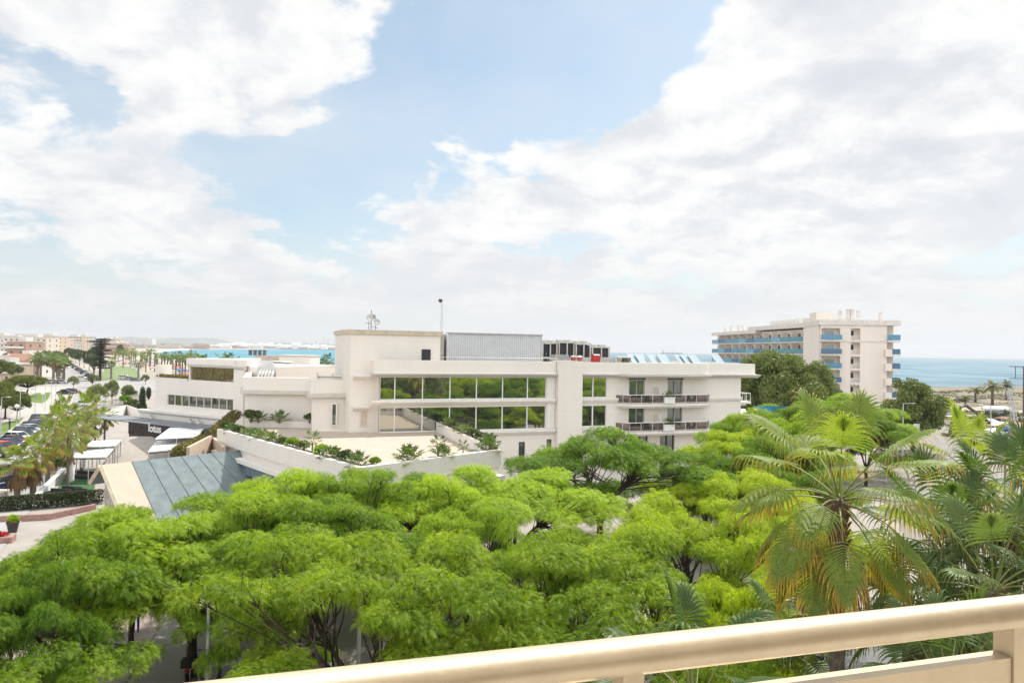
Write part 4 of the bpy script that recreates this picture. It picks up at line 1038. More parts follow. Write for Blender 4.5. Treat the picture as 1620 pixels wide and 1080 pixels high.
# wall mounted kitchen extract fans
for i, px in enumerate((251, 313, 326)):
    u_ = U2(px); root = thing('extract_fan', ['stacked grey extract fan at the left end of the wing wall', 'grey extract fan near the middle of the wing wall', 'smaller extract elbow beside the middle fan'][i], 'extract fan', F2(u_, -1.0, 3.0), A2)
    m = MB(); m.lathe([(.3, 0), (.3, .5), (.2, .6), (.2, 1.1), (.35, 1.2), (.35, 1.5), (.15, 1.7), (.15, 2.0)], 10); m.build('stack', STEEL, root); m = MB(); m.box(-.45, .9, .1, .4, -.5, .3); m.build('housing', M('unit_grey', (.5, .51, .52), .5), root)
# dark low bar roof and sign wall
OB = Vector((O2.x, O2.y, 0))
def onF2(px, py, v): d = ray(px, py); t_ = (v+OB.dot(n2))/d.dot(n2); return (d*t_-OB).dot(u2), (Vector((0, 0, CAMZ))+d*t_).z
SV = -5.0
sa, za = onF2(205, 690, SV); sb, zb_ = onF2(282, 684, SV); zt_ = onF2(235, 671.5, SV)[1]; zb0 = onF2(235, 689, SV)[1]
BARR = thing('beach_bar', 'dark flat-roofed bar with black leafy sign wall reading lotus in front of the hotel wing', 'bar', (*F2(-6, SV, 0)[:2], 0))
m = MB(); m.box(-8, e2*.86, SV, -.9, zt_-.02, zt_+.12, F2); m.build('roof', M('bar_roof', (.21, .225, .24), .7, var=.2, vs=.8), BARR)
m = MB(); m.box(sa, e2*.7, SV-.2, SV-.02, max(.2, zb0), zt_+.1, F2); sg = m.build('sign_wall', M('sign_black', (.045, .035, .032), .8, var=.5, vs=2.2), BARR)
m = MB(); m.box(sa, e2*.7, SV-.1, SV, 0, max(.2, zb0)-.01, F2); m.build('base', DKMET, BARR)
def text(body, size, loc, rot, mat, parent, name='lettering', font=None):
    c = bpy.data.curves.new(name, 'FONT'); c.body = body; c.size = size; c.extrude = .03; c.offset = size*.022
    o = bpy.data.objects.new(name, c); COL.objects.link(o); dg = bpy.context.evaluated_depsgraph_get()
    me = bpy.data.meshes.new_from_object(o.evaluated_get(dg)); bpy.data.objects.remove(o)
    me.materials.clear(); me.materials.append(mat); o = bpy.data.objects.new(name, me); COL.objects.link(o)
    o.parent = parent; o.location = Vector(loc)-parent_world(parent); o.rotation_euler = rot; return o
uL2, zL = onF2(235, 682, SV-.2); uR2 = onF2(257, 683, SV-.2)[0]
text('lotus', (uR2-uL2)/2.15, F2(uL2, SV-.24, zL), (R(90), 0, A2), WHITE, sg)
m = MB(); m.lathe([(.6, 0), (.6, .06)], 4); 
# canopies ------------------------------------------------------------
CANV = M('white_canvas', (.80, .80, .78), .8, var=.03)
def canopy(pix, z, lab, posts=True, th=.14):
    P = [gnd(px, py, z) for px, py in pix]; c = sum(P, Vector())/len(P)
    root = thing('white_canopy', lab, 'canopy', (c.x, c.y, 0), 0, 'white canopies of the bar terrace')
    m = MB(); m.prism([(p.x, p.y) for p in P], z-th, z); m.build('canopy_top', CANV, root)
    m = MB(); Q = [(c.x+(p.x-c.x)*.96, c.y+(p.y-c.y)*.96) for p in P]
    for x, y in Q: m.box(x-.045, x+.045, y-.045, y+.045, 0, z-th)
    for (x, y), (x2, y2) in zip(Q, Q[1:]+Q[:1]):
        for k in (.5,): xx, yy = x+(x2-x)*k, y+(y2-y)*k; m.box(xx-.035, xx+.035, yy-.035, yy+.035, 0, z-th)
    m.build('frame', STEEL, root)
    m = MB(); m.add([(x, y, z-th-.14) for x, y in Q]+[(x, y, z-th-.001) for x, y in Q], [(i, (i+1) % 4, (i+1) % 4+4, i+4) for i in range(4)]); m.build('valance', DKMET, root)
canopy([(234, 714), (298, 708), (311, 694), (250, 694)], 3.6, 'lower large white canopy next to the hedge strip')
canopy([(246, 693), (311, 690), (326, 673), (269, 676)], 4.4, 'upper large white canopy next to the hedge strip')
canopy([(133, 706), (183, 704), (192, 695), (146, 697)], 3.2, 'upper small white canopy behind the fan palms')
canopy([(112, 723), (168, 722), (180, 709), (128, 711)], 2.8, 'lower small white canopy behind the fan palms')
m = MB(); q_ = [gnd(150, 745, .05), gnd(340, 775, .05), gnd(345, 690, zb0), gnd(205, 690, zb0)]; m.add([tuple(x) for x in q_], [(0, 1, 2, 3)])
structure('bar_deck', m, M('deck_stone', (.40, .355, .31), .9, var=.08))
gpoly('artificial_lawn', [(90, 775), (105, 752), (150, 758), (150, 772), (120, 790), (84, 792)], .07, M('artificial_grass', (.05, .13, .05), .95, var=.1))
def lounge(px, py, lab, w_=2.2, d_=.9):
    p = gnd(px, py); root = thing('outdoor_sofa', lab, 'sofa', p, R(-10), 'dark lounge sofas')
    m = MB(); m.box(-w_/2, w_/2, -d_/2, d_/2, .08, .35); m.box(-w_/2, w_/2, d_/2-.15, d_/2, .35, .8); m.box(-w_/2, -w_/2+.15, -d_/2, d_/2-.15, .35, .6); m.box(w_/2-.15, w_/2, -d_/2, d_/2-.15, .35, .6)
    m.build('frame', M('wicker_dark', (.035, .03, .035), .7, var=.3, vs=10), root); m = MB(); m.box(-w_/2+.16, w_/2-.16, -d_/2+.03, d_/2-.16, .351, .48); m.build('cushion', M('cushion_charcoal', (.07, .06, .065), .9), root)
lounge(235, 696, 'long dark lounge bench below the lotus sign', 5); lounge(91, 787, 'left black wicker sofa behind the clipped hedge'); lounge(109, 783, 'black wicker sofa beside the closed parasol'); lounge(121, 786, 'low black seat right of the closed parasol', 1.6)
lounge(128, 757, 'black sofa set on the green artificial lawn', 3)
def parasol(px, py, h, lab):
    p = gnd(px, py); root = thing('closed_parasol', lab, 'parasol', p, 0, 'folded white parasols')
    m = MB(); m.lathe([(.12, .9), (.24, 1.1), (.2, 1.4), (.26, 1.7), (.22, h-.6), (.08, h-.1), (.02, h)], 10); m.build('folded_canvas', CANV, root, True)
    m = MB(); m.lathe([(.35, 0), (.35, .08), (.03, .1), (.03, 1.0)], 10); m.build('stand', DKMET, root)
parasol(113, 776, 3.0, 'tall folded white parasol in front of the palm trunk'); parasol(131, 753, 2.6, 'smaller folded parasol beside the pavilion gable')
# ================================================================== BLUE BALCONY HOTEL
BH = thing('balcony_hotel', 'tall cream seaside apartment hotel with blue glass balconies behind the pine', 'building', (80, 160, 0))
CREAM = M('cream_render', (.80, .72, .64), .85, var=.04, vs=.3, streak=True)
CREAMS = M('cream_trim', (.68, .64, .59), .85)
BLUE = [glassmat('blue_glass_a', (.02, .20, .36), .10, .1), glassmat('blue_glass_b', (.012, .10, .21), .08, .1), glassmat('blue_glass_c', (.08, .29, .45), .13, .1), glassmat('blue_glass_d', (.02, .20, .26), .10, .1)]
zf = [18.3-3.08*k for k in range(6)]
pa, pb = PX(1297, 150), PX(1423, 147)
A3 = math.atan2(pb[1]-pa[1], pb[0]-pa[0]); F3 = frame(pa[0], pa[1], A3); W3 = math.hypot(pb[0]-pa[0], pb[1]-pa[1])
def xx(px): return (px-1297)/126*W3
m = MB(); ops = [(xx(1299), xx(1329), z+.02, z+2.6) for z in zf]+[(xx(1346), xx(1361), z+.02, z+2.6) for z in zf]
m.sheet(0, xx(1403), 0, 21.6, ops, 1.3, F3); m.box(0, xx(1403)-.01, 1.31, 16, 0, 21.6, F3); m.box(xx(1403), W3-.3, 3.0, 16, 0, 21.6, F3)
m.quad(F3(xx(1403), 0, 0), F3(xx(1403), 3, 0), F3(xx(1403), 3, 21.6), F3(xx(1403), 0, 21.6))
m.build('wall', CREAM, BH)
m = MB(); m.box(-.3, W3+.1, -.35, 16, 21.6, 22.7, F3); m.box(-.1, xx(1403), -.12, -.004, 18.0, 18.25, F3); m.build('roof_slab', CREAMS, BH)
m = MB(); m.box(-.2, xx(1322), 3, 9, 22.7, 24.6, F3); rh = m.build('roof_house', CREAM, BH)
m = MB()
for px in (1333, 1346, 1352, 1363, 1398): 
    x = xx(px); m.box(x-.3, x+.3, 2, 2.6, 22.7, 24.4+(px % 3)*.3, F3); m.box(x-.42, x+.42, 1.9, 2.7, 24.45+(px % 3)*.3, 24.6+(px % 3)*.3, F3)
m.build('chimney', CREAMS, BH)
for k, z in enumerate(zf):
    m = MB(); m.box(xx(1299)-.3, xx(1330), -.9, -.02, z-.25, z, F3); s_ = m.build('balcony', CREAMS, BH)
    m = MB(); m.box(xx(1299)-.3, xx(1330), -.9, -.84, z+.1, z+1.15, F3); m.build('blue_panel', BLUE[k % 2], s_)
    m = MB(); m.box(xx(1306), xx(1322), 1.2, 1.3, z+.1, z+2.1, F3); m.build('window', WINGL, BH)
    m = MB(); m.box(xx(1305), xx(1306), 1.15, 1.3, z+.1, z+2.2, F3); m.box(xx(1322), xx(1323), 1.15, 1.3, z+.1, z+2.2, F3); m.box(xx(1306), xx(1322), 1.15, 1.3, z+2.1, z+2.2, F3); m.build('window_frame', WHITE, BH)
    m = MB(); m.box(xx(1348), xx(1353), 1.2, 1.3, z+1.0, z+2.1, F3); m.build('window', DARK, BH)
    r = MB(); r.box(xx(1345.5), xx(1361.5), -.1, 1.2, z-.16, z-.01, F3)
    for i in range(7): x = xx(1346.5)+i*.3; r.box(x, x+.04, -.06, -.02, z, z+.95, F3)
    r.box(xx(1346), xx(1361), -.07, -.02, z+.95, z+1.0, F3); r.build('small_railing', WHITE, BH)
    m = MB(); m.box(xx(1403)+.02, W3+.05, -.4, 3, z-.3, z, F3); s_ = m.build('balcony', CREAMS, BH)
    if k: m = MB(); m.box(xx(1399), xx(1409), -.9, .2, z-.35, z+1.2, F3) if k < 7 else None; m.build('side_screen', CREAM, s_)
    m = MB(); m.box(xx(1403) if not k else xx(1410), W3, -.4, -.33, z+.15, z+1.3, F3); m.box(W3-.02, W3+.05, -.3, 3, z+.15, z+1.3, F3); m.build('blue_panel', BLUE[1 if k else 0], s_)
pc, pd = PX(1126, 236), PX(1286, 168)
A4 = math.atan2(pd[1]-pc[1], pd[0]-pc[0]); F4 = frame(pc[0], pc[1], A4); W4 = math.hypot(pd[0]-pc[0], pd[1]-pc[1])
P4 = Vector((pc[0], pc[1], 0)); u4 = Vector((math.cos(A4), math.sin(A4), 0)); n4 = Vector((-math.sin(A4), math.cos(A4), 0))
def U4(px): d = ray(px, 540); t = P4.dot(n4)/d.dot(n4); return (d*t-P4).dot(u4)
us = U4(1197); 
m = MB(); m.box(1.5, us, 1.6, 14, 0, 21, F4); m.box(us+.01, W4-.5, 1.6, 14, 0, 21.5, F4); m.box(W4-.49, W4+3, 4, 14, 0, 21.5, F4); m.build('wall', CREAM, BH)
m = MB(); m.box(0, us-.2, -.3, 14, 21, 22, F4); m.box(us-6, W4+.2, -.2, 14, 21.9, 23, F4); m.box(us, us+30, 4, 12, 23, 24.6, F4); m.build('roof_slab', CREAMS, BH)
m = MB()
for u_ in (3, 8, 14, 18): m.box(u_, u_+1.2, 3, 4, 22, 23.8+(u_ % 3)*.2, F4)
for u_ in (us+20, us+28, us+33): m.box(u_, u_+1.2, 2, 3, 23, 24.6, F4)
m.build('chimney', CREAMS, BH)
for z in zf[:5]:
    m = MB(); m.box(0, W4-.3, -.1, 1.6, z-.25, z, F4); s_ = m.build('balcony', CREAMS, BH); n = 12
    for i in range(n):
        a = W4*i/n*.995; b = W4*(i+1)/n*.995; m = MB(); m.box(a+.04, b-.04, -.1, -.04, z+.05, z+1.25, F4); m.build('blue_panel', BLUE[(i*7+int(z)) % 4 if i < 9 else 3], s_)
        m = MB(); m.box(a+1, b-1.4, 1.5, 1.59, z+.05, z+2.2, F4); m.build('window', WINGL if i % 3 else CURT, BH)
        m = MB(); m.box(b-.12, b+.02, -.02, 1.58, z+.01, z+2.6, F4) if i < 11 else m.box(b-.5, b-.3, 0, 1.5, z, z+.1, F4); m.build('partition', CREAM, BH)
m = MB(); 
for z in zf: m.box(W4+.6, W4+3.0, 2.6, 4, z-.15, z+.9, F4); m.box(W4+.6, W4+3.0, 2.55, 2.6, z+1.2, z+2.0, F4)
m.box(W4+.4, W4+.65, 2.4, 4, 0, 22, F4); m.build('stair_landings', CREAMS, BH)

# ================================================================== VEGETATION
tv = [feather_tree('street_tree', 11, mat=LEAF), feather_tree('street_tree', 23, Rc=5.4, H=8.4, mat=LEAFY, ncl=90), feather_tree('street_tree', 37, Rc=4.9, H=8.8, top=3.7, mat=LEAFD, ncl=76), feather_tree('street_tree', 41, Rc=5.0, H=8.5, mat=LEAFY, top=2.8)]
refs = [(5.2, 8.6), (5.4, 8.4), (4.9, 8.8), (5.0, 8.5)]
TR = [  # px, top py, width px, Y, variant, label
 (95, 856, 390, 25.5, 0, 'green feathery tree at the lower left corner of the photo'),
 (290, 792, 400, 30, 2, 'tall dark green feathery tree before the brick plaza, left'),
 (200, 798, 230, 33.0, 0, 'small feathery tree beside the clipped hedge and the pavilion gable'),
 (440, 742, 240, 37.5, 0, 'feathery tree in front of the zinc pavilion roof'),
 (575, 874, 500, 22.5, 1, 'wide yellow-green tree at the bottom centre just above the balcony rail'),
 (960, 872, 460, 23.0, 3, 'yellow-green tree at the bottom centre-right above the balcony rail'),
 (15, 900, 220, 23.0, 2, 'green tree cut by the left edge at the bottom of the photo'),
 (420, 850, 240, 28.0, 0, 'green tree filling the gap left of the wide yellow-green one'),
 (1125, 745, 150, 52.0, 3, 'bright low tree right of the tall one before the balconies'),
 (1170, 935, 240, 22.0, 3, 'small yellow-green tree left of the big palm trunk'),
 (560, 738, 250, 39.0, 2, 'feathery tree below the front corner of the roof terrace'),
 (490, 790, 310, 32.0, 0, 'mid green tree behind the wide yellow-green one'),
 (690, 750, 270, 40.0, 0, 'feathery tree under the right front parapet of the terrace'),
 (815, 742, 310, 42.0, 2, 'darker green feathery tree near the street gap in the centre'),
 (955, 680, 290, 50.0, 0, 'tall feathery tree before the balconies of the white hotel'),
 (1110, 800, 330, 29.0, 1, 'yellow-green tree with a visible dark trunk left of the big palm'),
 (1125, 738, 110, 52.0, 2, 'small green tree at the foot of the blank hotel wall'),
 (1195, 644, 150, 67.0, 0, 'green tree before the right corner of the white hotel'),
 (1262, 650, 150, 62.0, 0, 'bright green tree just left of the big palm crown'),
 (1165, 684, 150, 58.0, 3, 'small bright tree before the blank hotel wall'),
 (1235, 694, 220, 50.0, 0, 'broad green tree behind the left fronds of the big palm'),
 (1275, 640, 130, 84.0, 0, 'green tree left of the tree before the seaside hotel'),
 (1378, 652, 130, 78.0, 0, 'green tree at the right foot of the seaside balcony hotel'),
 (1325, 622, 200, 88.0, 0, 'green tree in front of the seaside balcony hotel'),
 (1250, 800, 200, 36.0, 0, 'green tree half hidden behind the big fan palm'),
 (740, 800, 200, 33.0, 2, 'narrow green tree above the street gap in the centre'),
 (1200, 745, 180, 46.0, 3, 'yellow-green tree behind the left fronds of the big palm'),
]
for i in range(15):     # the row goes on to the right of the frame: the mirror windows show it
    x = 24+i*3.6+(i % 2)*4; y = (9, 21, 31, 15, 25)[i % 5]
    if x < .80*y+8: x = .80*y+8+i*.5
    place(tv[i % 4], (x, y, 0), i*.9, (1.05, 1.05, 1.12), f'{ord_[i]} street tree of the row reflected in the mirror windows, beyond the right edge', 'street trees right of the view')
for i, (px, py, wd, Y, v, lb) in enumerate(TR):
    p = at(px, py, Y); r = wd/2*Y/F; Rr, Hr = refs[v]
    place(tv[v], (p.x, p.y+r*.2, 0), i*1.27, (r/Rr*1.08, r/Rr*1.08, p.z/Hr), lb, 'feathery street trees')
# shrubs beneath them by the street
for i, (px, py, Y, s_) in enumerate([(800, 905, 36, 1.7), (850, 895, 36.5, 1.5), (770, 915, 35, 1.6), (700, 912, 34, 1.3)]):
    p = gnd(px, py); place(bs_, (p.x, p.y, 0), i, s_, ['large dark shrub under the trees at the kerb', 'dark shrub beside the largest kerb shrub', 'dark shrub at the left of the kerb planting', 'low dark shrub near the white van'][i], 'shrubs along the kerb')
# big palms right
big = fan_palm('tall_fan_palm', 21, 11.0, 30, 1.5, 1.7, PALML, .20, 6, 1.0, -.75, nseg=34)
p = at(1327, 790, 19.5); place(big, (p.x, p.y, 0), 2.0, (1, 1, p.z/11.0), 'tallest fan palm with drooping yellow-tipped fronds rising in front of the street trees')
big2 = fan_palm('fan_palm', 22, 10.5, 22, 1.2, 1.5, PALML, .24, 4, .9, -.5, nseg=24)
p = at(1540, 755, 25.5); place(big2, (p.x, p.y, 0), .6, (.8, .8, p.z/10.5), 'second fan palm with upright fresh fronds, right of the tallest palm')
gp = fan_palm('fan_palm', 33, 8.0, 26, 1.4, 1.5, PALMG, .24, 4, .9, -.6, nseg=24)
for i, (px, py, Y, s_, lb) in enumerate([(1590, 830, 23, .95, 'dark green fan palm at the right edge, below the second palm'), (1490, 870, 22.5, 1.0, 'dark green fan palm right behind the tallest palm trunk'),
      (1440, 975, 21.5, .95, 'low fan palm spreading just above the balcony rail, right'), (1570, 935, 19.5, 1.0, 'low dark fan palm at the lower right above the rail'), (1250, 1025, 21.5, .75, 'small fan palm at the foot of the tallest palm'),
      (1100, 1120, 14.5, .85, 'fan palm showing under the balcony rail near its middle post'), (1500, 1110, 15.5, .8, 'fan palm fronds visible between rail and lower bar at the right'), (1655, 790, 27, .9, 'fan palm cut off by the right edge of the photo')]):
    p = at(px, py, Y); place(gp, (p.x, p.y, 0), i*1.9, (s_, s_, p.z/8.0), lb, 'fan palms below the balcony')
def meshtop(root): return np.percentile([v.co.z for v in [c for c in root.children if c.name.startswith('crown')][0].data.vertices], 99.5)
# pines by the blue hotel
pine = blob_tree('pine_tree', 5, rblobs(5, 95, 8.0, 1.5, 13.4, 1.3, 2.1, .75, False), 60000, .36, PINEL, 4.5, .45, (.6, 0), 'large dark green pine between the white hotel and the blue-balconied one', 'tree')
p = at(1232, 560, 112); pine.location = (p.x, p.y, 0); pine.scale = (1.0, 1.0, p.z/meshtop(pine))
pine2 = blob_tree('pine_tree', 6, rblobs(6, 50, 4.2, 1.2, 9.8, .9, 1.5, .8, False), 24000, .32, PINEL, 2.6, .35, (-.4, 0), 'smaller pine at the right foot of the blue-balconied hotel', 'tree')
p = at(1446, 603, 108); pine2.location = (p.x, p.y, 0); pine2.scale = (1.0, 1.0, p.z/meshtop(pine2))
# left promenade trees
rp_ = blob_tree('umbrella_pine', 7, rblobs(7, 30, 4.2, 2.6, 6.0, 1.0, 1.5, .6), 12000, .32, leafmat('sunny_pine', (.07, .10, .02), (.22, .24, .04), .25, .6), 2.8, .25, (.3, 0), 'x', 'tree')
for i, (px, py, gy, wd, lb) in enumerate([(42, 590, 628, 60, 'round umbrella pine standing on the small lawn'), (8, 612, 662, 66, 'umbrella pine at the left edge on the front lawn'), (-4, 600, 640, 50, 'partly cut off pine at the left edge behind the front one'), (26, 622, 668, 40, 'small round pine beside the front lamp post'), (-10, 565, 612, 60, 'dark tree in front of the cream house at the left edge')]):
    p = gnd(px, gy); h = at(px, py, p.y).z; r = wd/2*p.y/F; place(rp_, (p.x, p.y, 0), i*2, (r/4.9, r/4.9, h/6.8), lb, 'pines along the promenade')
for i in range(9):      # trees left of the frame that the wing windows mirror
    x, y = -88-i*11-(i % 2)*9, 62+(i*37 % 30)
    place(rp_, (x, y, 0), i*1.1, (1.5, 1.5, 1.45+.25*(i % 3)), f'{ord_[i]} tall pine beyond the left edge, seen only mirrored in the wing windows', 'pines left of the view')
yp = fan_palm('garden_fan_palm', 44, 3.4, 22, .85, 1.1, PALML, .24, 22, .9, -.25, nseg=16)
yp2 = fan_palm('garden_fan_palm', 47, 5.4, 26, 1.1, 1.15, PALMY, .15, 4, 1.0, -.5, nseg=14)
GP = [(27, 735, 790, .95, 0, 'frontmost fan palm with a thick brown skirt by the clipped hedge'), (52, 722, 785, .95, 0, 'fan palm with brown skirt, right behind the frontmost one'), (75, 700, 765, .8, 0, 'fan palm with brown skirt in the middle of the row'), (107, 690, 778, .8, 1, 'tall green fan palm with slim grey trunk by the closed parasol'),
      (128, 678, 752, .88, 1, 'tall green fan palm beside the pavilion gable'), (88, 676, 745, .8, 0, 'yellowish fan palm behind the middle of the row'), (110, 662, 728, .8, 1, 'green fan palm in the thick of the row behind the canopies'),
      (135, 652, 712, .85, 0, 'brownish fan palm behind the small canopies'), (150, 645, 700, .85, 1, 'green-yellow fan palm near the bend of the side road'), (165, 660, 705, .8, 1, 'small green fan palm beside the black bar roof'), (100, 655, 712, .9, 0, 'dry fan palm at the far end of the row')]
for i, (px, py, gy, s_, v, lb) in enumerate(GP):
    p = gnd(px, gy); h = at(px, py, p.y).z; place((yp, yp2)[v], (p.x, p.y, 0), i*1.7, (s_*1.05, s_*1.05, h/(3.4, 5.5)[v]), lb, 'garden fan palms left of the bar')
# loose shrubs under the palms, oleanders and cypresses
SH = [(140, 700, 1.5, bs_), (90, 735, 1.2, bs_), (100, 748, 1.2, bs_), (210, 650, 1.6, bs_), (222, 655, 1.3, bs_), (198, 640, 1.5, bs2), (205, 632, 1.7, bs_), (235, 660, 1.1, bs2)]
for i, (px, py, s_, pr) in enumerate(SH):
    p = gnd(px, py); place(pr, (p.x, p.y, 0), i, s_*1.5, ['shrub beside the small white canopies', 'shrub under the row of skirted palms', 'shrub near the low white wall', 'dark shrub left of the cypress', 'round dark shrub under the cypress', 'light shrub by the garden fence', 'shrub behind the garden fence', 'pale shrub at the hotel corner'][i], 'garden shrubs')
ol = blob_tree('olive_tree', 12, rblobs(12, 16, 2.3, 1.2, 4.8, .7, 1.1, .8), 6000, .22, OLIVEL, 1.6, .16, (0, 0), 'x', 'tree')
for i, (px, py, gy, wd, lb) in enumerate([(152, 606, 650, 36, 'pale olive tree at the bend of the side road'), (177, 600, 640, 26, 'darker round tree right of the pale olive'), (202, 608, 632, 22, 'small grey-green tree by the garden fence'), (116, 594, 615, 18, 'small street tree beside the dark parked car'), (146, 590, 613, 20, 'street tree at the crossing'), (230, 592, 608, 14, 'small tree near the sports pitch corner')]):
    p = gnd(px, gy); h = at(px, py, p.y).z; r = wd/2*p.y/F; place(ol, (p.x, p.y, 0), i, (r/2.9, r/2.9, h/5.2), lb, 'olive and street trees')
cyp = blob_tree('cypress', 13, [(0, 0, .6+k*.45, .55*math.sin(PI*(k+1)/12)**.6+.05, .55*math.sin(PI*(k+1)/12)**.6+.05, .5) for k in range(10)], 3600, .16, leafmat('cypress_leaf', (.018, .035, .014), (.045, .07, .022), .1), .6, .1, (0, 0), 'x', 'tree')
for px, py, gy, lb in ((225, 611, 655, 'dark slim cypress at the hotel corner'), (235, 612, 632, 'smaller cypress behind the taller one')):
    p = gnd(px, gy); h = at(px, py, p.y).z; place(cyp, (p.x, p.y, 0), 0, (1.2, 1.2, h/5.1), lb, 'cypresses')
# big dark araucaria-like tree and avenue trees
ar = blob_tree('tiered_conifer', 15, [(0.6*math.cos(k*2.4)*(2-k*.05), .6*math.sin(k*2.4), 7+k*1.2, (3.6 if k > 10 else 2.6)*(.7+.3*math.sin(k*1.7)), 2.4, .45) for k in range(14)], 9000, .5, leafmat('dark_conifer', (.03, .045, .025), (.07, .085, .045), .1), 22, .45, (0, 0), 'tall dark tiered conifer rising over the avenue', 'tree')
p = gnd(158, 602); h = at(151, 534, p.y).z; ar.location = (p.x, p.y, 0); ar.scale = (1.2, 1.2, h/23.5)
av = blob_tree('avenue_tree', 16, rblobs(16, 14, 3.4, 2.5, 9.5, 1.3, 2.0, .9), 3500, .6, leafmat('avenue_leaf', (.05, .075, .025), (.12, .15, .05), .2), 3, .25, (0, 0), 'x', 'tree')
AV = [(150, 545, 590), (141, 552, 586), (133, 552, 582), (126, 551, 579), (120, 550, 576), (114, 549, 573), (108, 548, 570), (148, 556, 596), (90, 552, 590), (86, 556, 597), (98, 560, 600), (60, 556, 596), (66, 550, 580), (76, 553, 578), (30, 560, 595), (26, 572, 600), (190, 543, 566), (5, 556, 590), (18, 570, 605)]
for i, (px, py, gy) in enumerate(AV):
    p = gnd(px, gy); h = at(px, py, p.y).z; place(av, (p.x, p.y, 0), i, (.9+.2*math.sin(i), .9+.2*math.sin(i), max(5, h)/10.8), f'dense dark green tree, {("seventh", "sixth", "fifth", "fourth", "third", "second", "first", "nearest")[i]} from the far end of the avenue row' if i < 8 else ['dark tree between the promenade palms', 'dark tree behind the promenade palms', 'dark tree beside the avenue start', 'dark tree before the white side wall', 'small dark tree at the far end of the promenade', 'dark tree by the low cream kiosk', 'dark tree before the pinkish house', 'dark tree right of the cream house', 'dark tree at the far corner of the pitch', 'dark tree at the left edge before the low white house', 'dark tree between the low houses'][i-8], 'trees along the far avenue')
fp = fan_palm('avenue_palm', 51, 9, 22, 1.0, 1.4, PALMG, .26, 14, .8, -.9, nseg=8)
lp = fan_palm('beach_palm', 52, 9, 12, .8, 1.3, PALMG, .2, 2, .7, -.6, nseg=6)
for i, (px, py, gy, lb) in enumerate([(59, 563, 606, 'thick fan palm left of the wide beige promenade'), (64, 560, 600, 'second palm behind the thick one at the promenade'), (84, 562, 608, 'thick palm at the right side of the promenade'), (90, 570, 606, 'palm beside the cross road, left of the avenue'), (94, 566, 604, 'brown-skirted palm next to the avenue'), (101, 568, 603, 'dark slim palm at the start of the avenue'),
       (176, 569, 600, 'fan palm in front of the green sports pitch'), (219, 572, 600, 'palm at the right corner of the sports pitch')]):
    p = gnd(px, gy); h = at(px, py, p.y).z; place(fp, (p.x, p.y, 0), i, (1.5, 1.5, max(5, h)/9.6), lb, 'palms by the cross road')
rnd = random.Random(77); BPL = [[], []]
for i in range(46):
    px = 182+ (i % 23)*5.6+rnd.uniform(-2, 2); gy = 566+ (px-182)*.19+rnd.uniform(-3, 6)+(8 if i >= 23 else 0)
    if px > 310: continue
    p = gnd(px, gy); hh = rnd.uniform(7.5, 10.5); BPL[i >= 23].append((px, place(lp, (p.x, p.y, 0), i, (1.5, 1.5, hh/9.6), 'x', 'palms on the beach promenade')))
for rw, L2 in enumerate(BPL):
    for i, (px, o_) in enumerate(sorted(L2, key=lambda f: f[0])): o_['label'] = f'slim palm, {(ord_+[str(k)+"th" for k in range(19, 60)])[i]} from the left in the {("farther", "nearer")[rw]} row on the beach promenade'
for i, (px, py) in enumerate(((322, 569), (352, 566), (364, 567), (316, 568), (469, 570), (511, 574), (519, 567))):
    Y = 175 if px < 400 else 190; p = at(px, py, Y); place(lp, (p.x, p.y, 0), i, (1.5, 1.5, p.z/9.9), ['palm tip showing above the left end of the wing roof', 'palm tip just left of the roof ducts', 'leaning palm tip nearest the roof ducts', 'lowest palm tip over the wing roof', 'small palm tip by the roof house', 'palm tip over the back parapet', 'slim palm tip left of the tower'][i], 'palms behind the hotel roof')
# feather palms and planting far right
fe = feather_palm('feather_palm', 3, 6.5, 30, 3.4, leafmat('date_palm_leaf', (.10, .11, .035), (.20, .19, .07), .3))
for i, (px, py, gy, s_, lb) in enumerate([(1543, 612, 636, 1.15, 'left feather palm at the edge of the dunes'), (1570, 606, 640, 1.35, 'larger feather palm at the edge of the dunes'), (1527, 630, 645, .8, 'low feather palm by the parked cars'), (1592, 604, 632, 1.0, 'feather palm behind the dark poles'), (1612, 655, 680, .8, 'yellowish palm at the right edge of the photo')]):
    p = gnd(px, gy); h = at(px, py, p.y).z; place(fe, (p.x, p.y, 0), i*1.3, (s_, s_, max(3, h-1)/6.5), lb, 'feather palms by the beach')
bl = []; rnd = random.Random(6)
for k in range(26): bl.append((PX(1540+k*3, 165, 650)[0], 165+rnd.uniform(-4, 4), .8, 1.3, 1.3, rnd.uniform(.8, 1.6)))
V, Fc = leafcloud(bl, 7000, .35, np.random.RandomState(2), .5); tag(npmesh('beach_hedge', V, Fc, HEDGEL), 'long dark hedge below the feather palms by the beach', 'hedge')
bl = []
for k in range(330): bl.append((rnd.uniform(60, 300), rnd.uniform(222, 302), .1, rnd.uniform(2, 5), rnd.uniform(1.5, 3), rnd.uniform(.3, .8)))
V, Fc = leafcloud(bl, 16000, .7, np.random.RandomState(12), .3); tag(npmesh('dune_scrub', V, Fc, leafmat('scrub', (.10, .10, .04), (.22, .20, .09), .1)), 'low scrub covering the dunes behind the beach', 'scrub', kind='stuff')

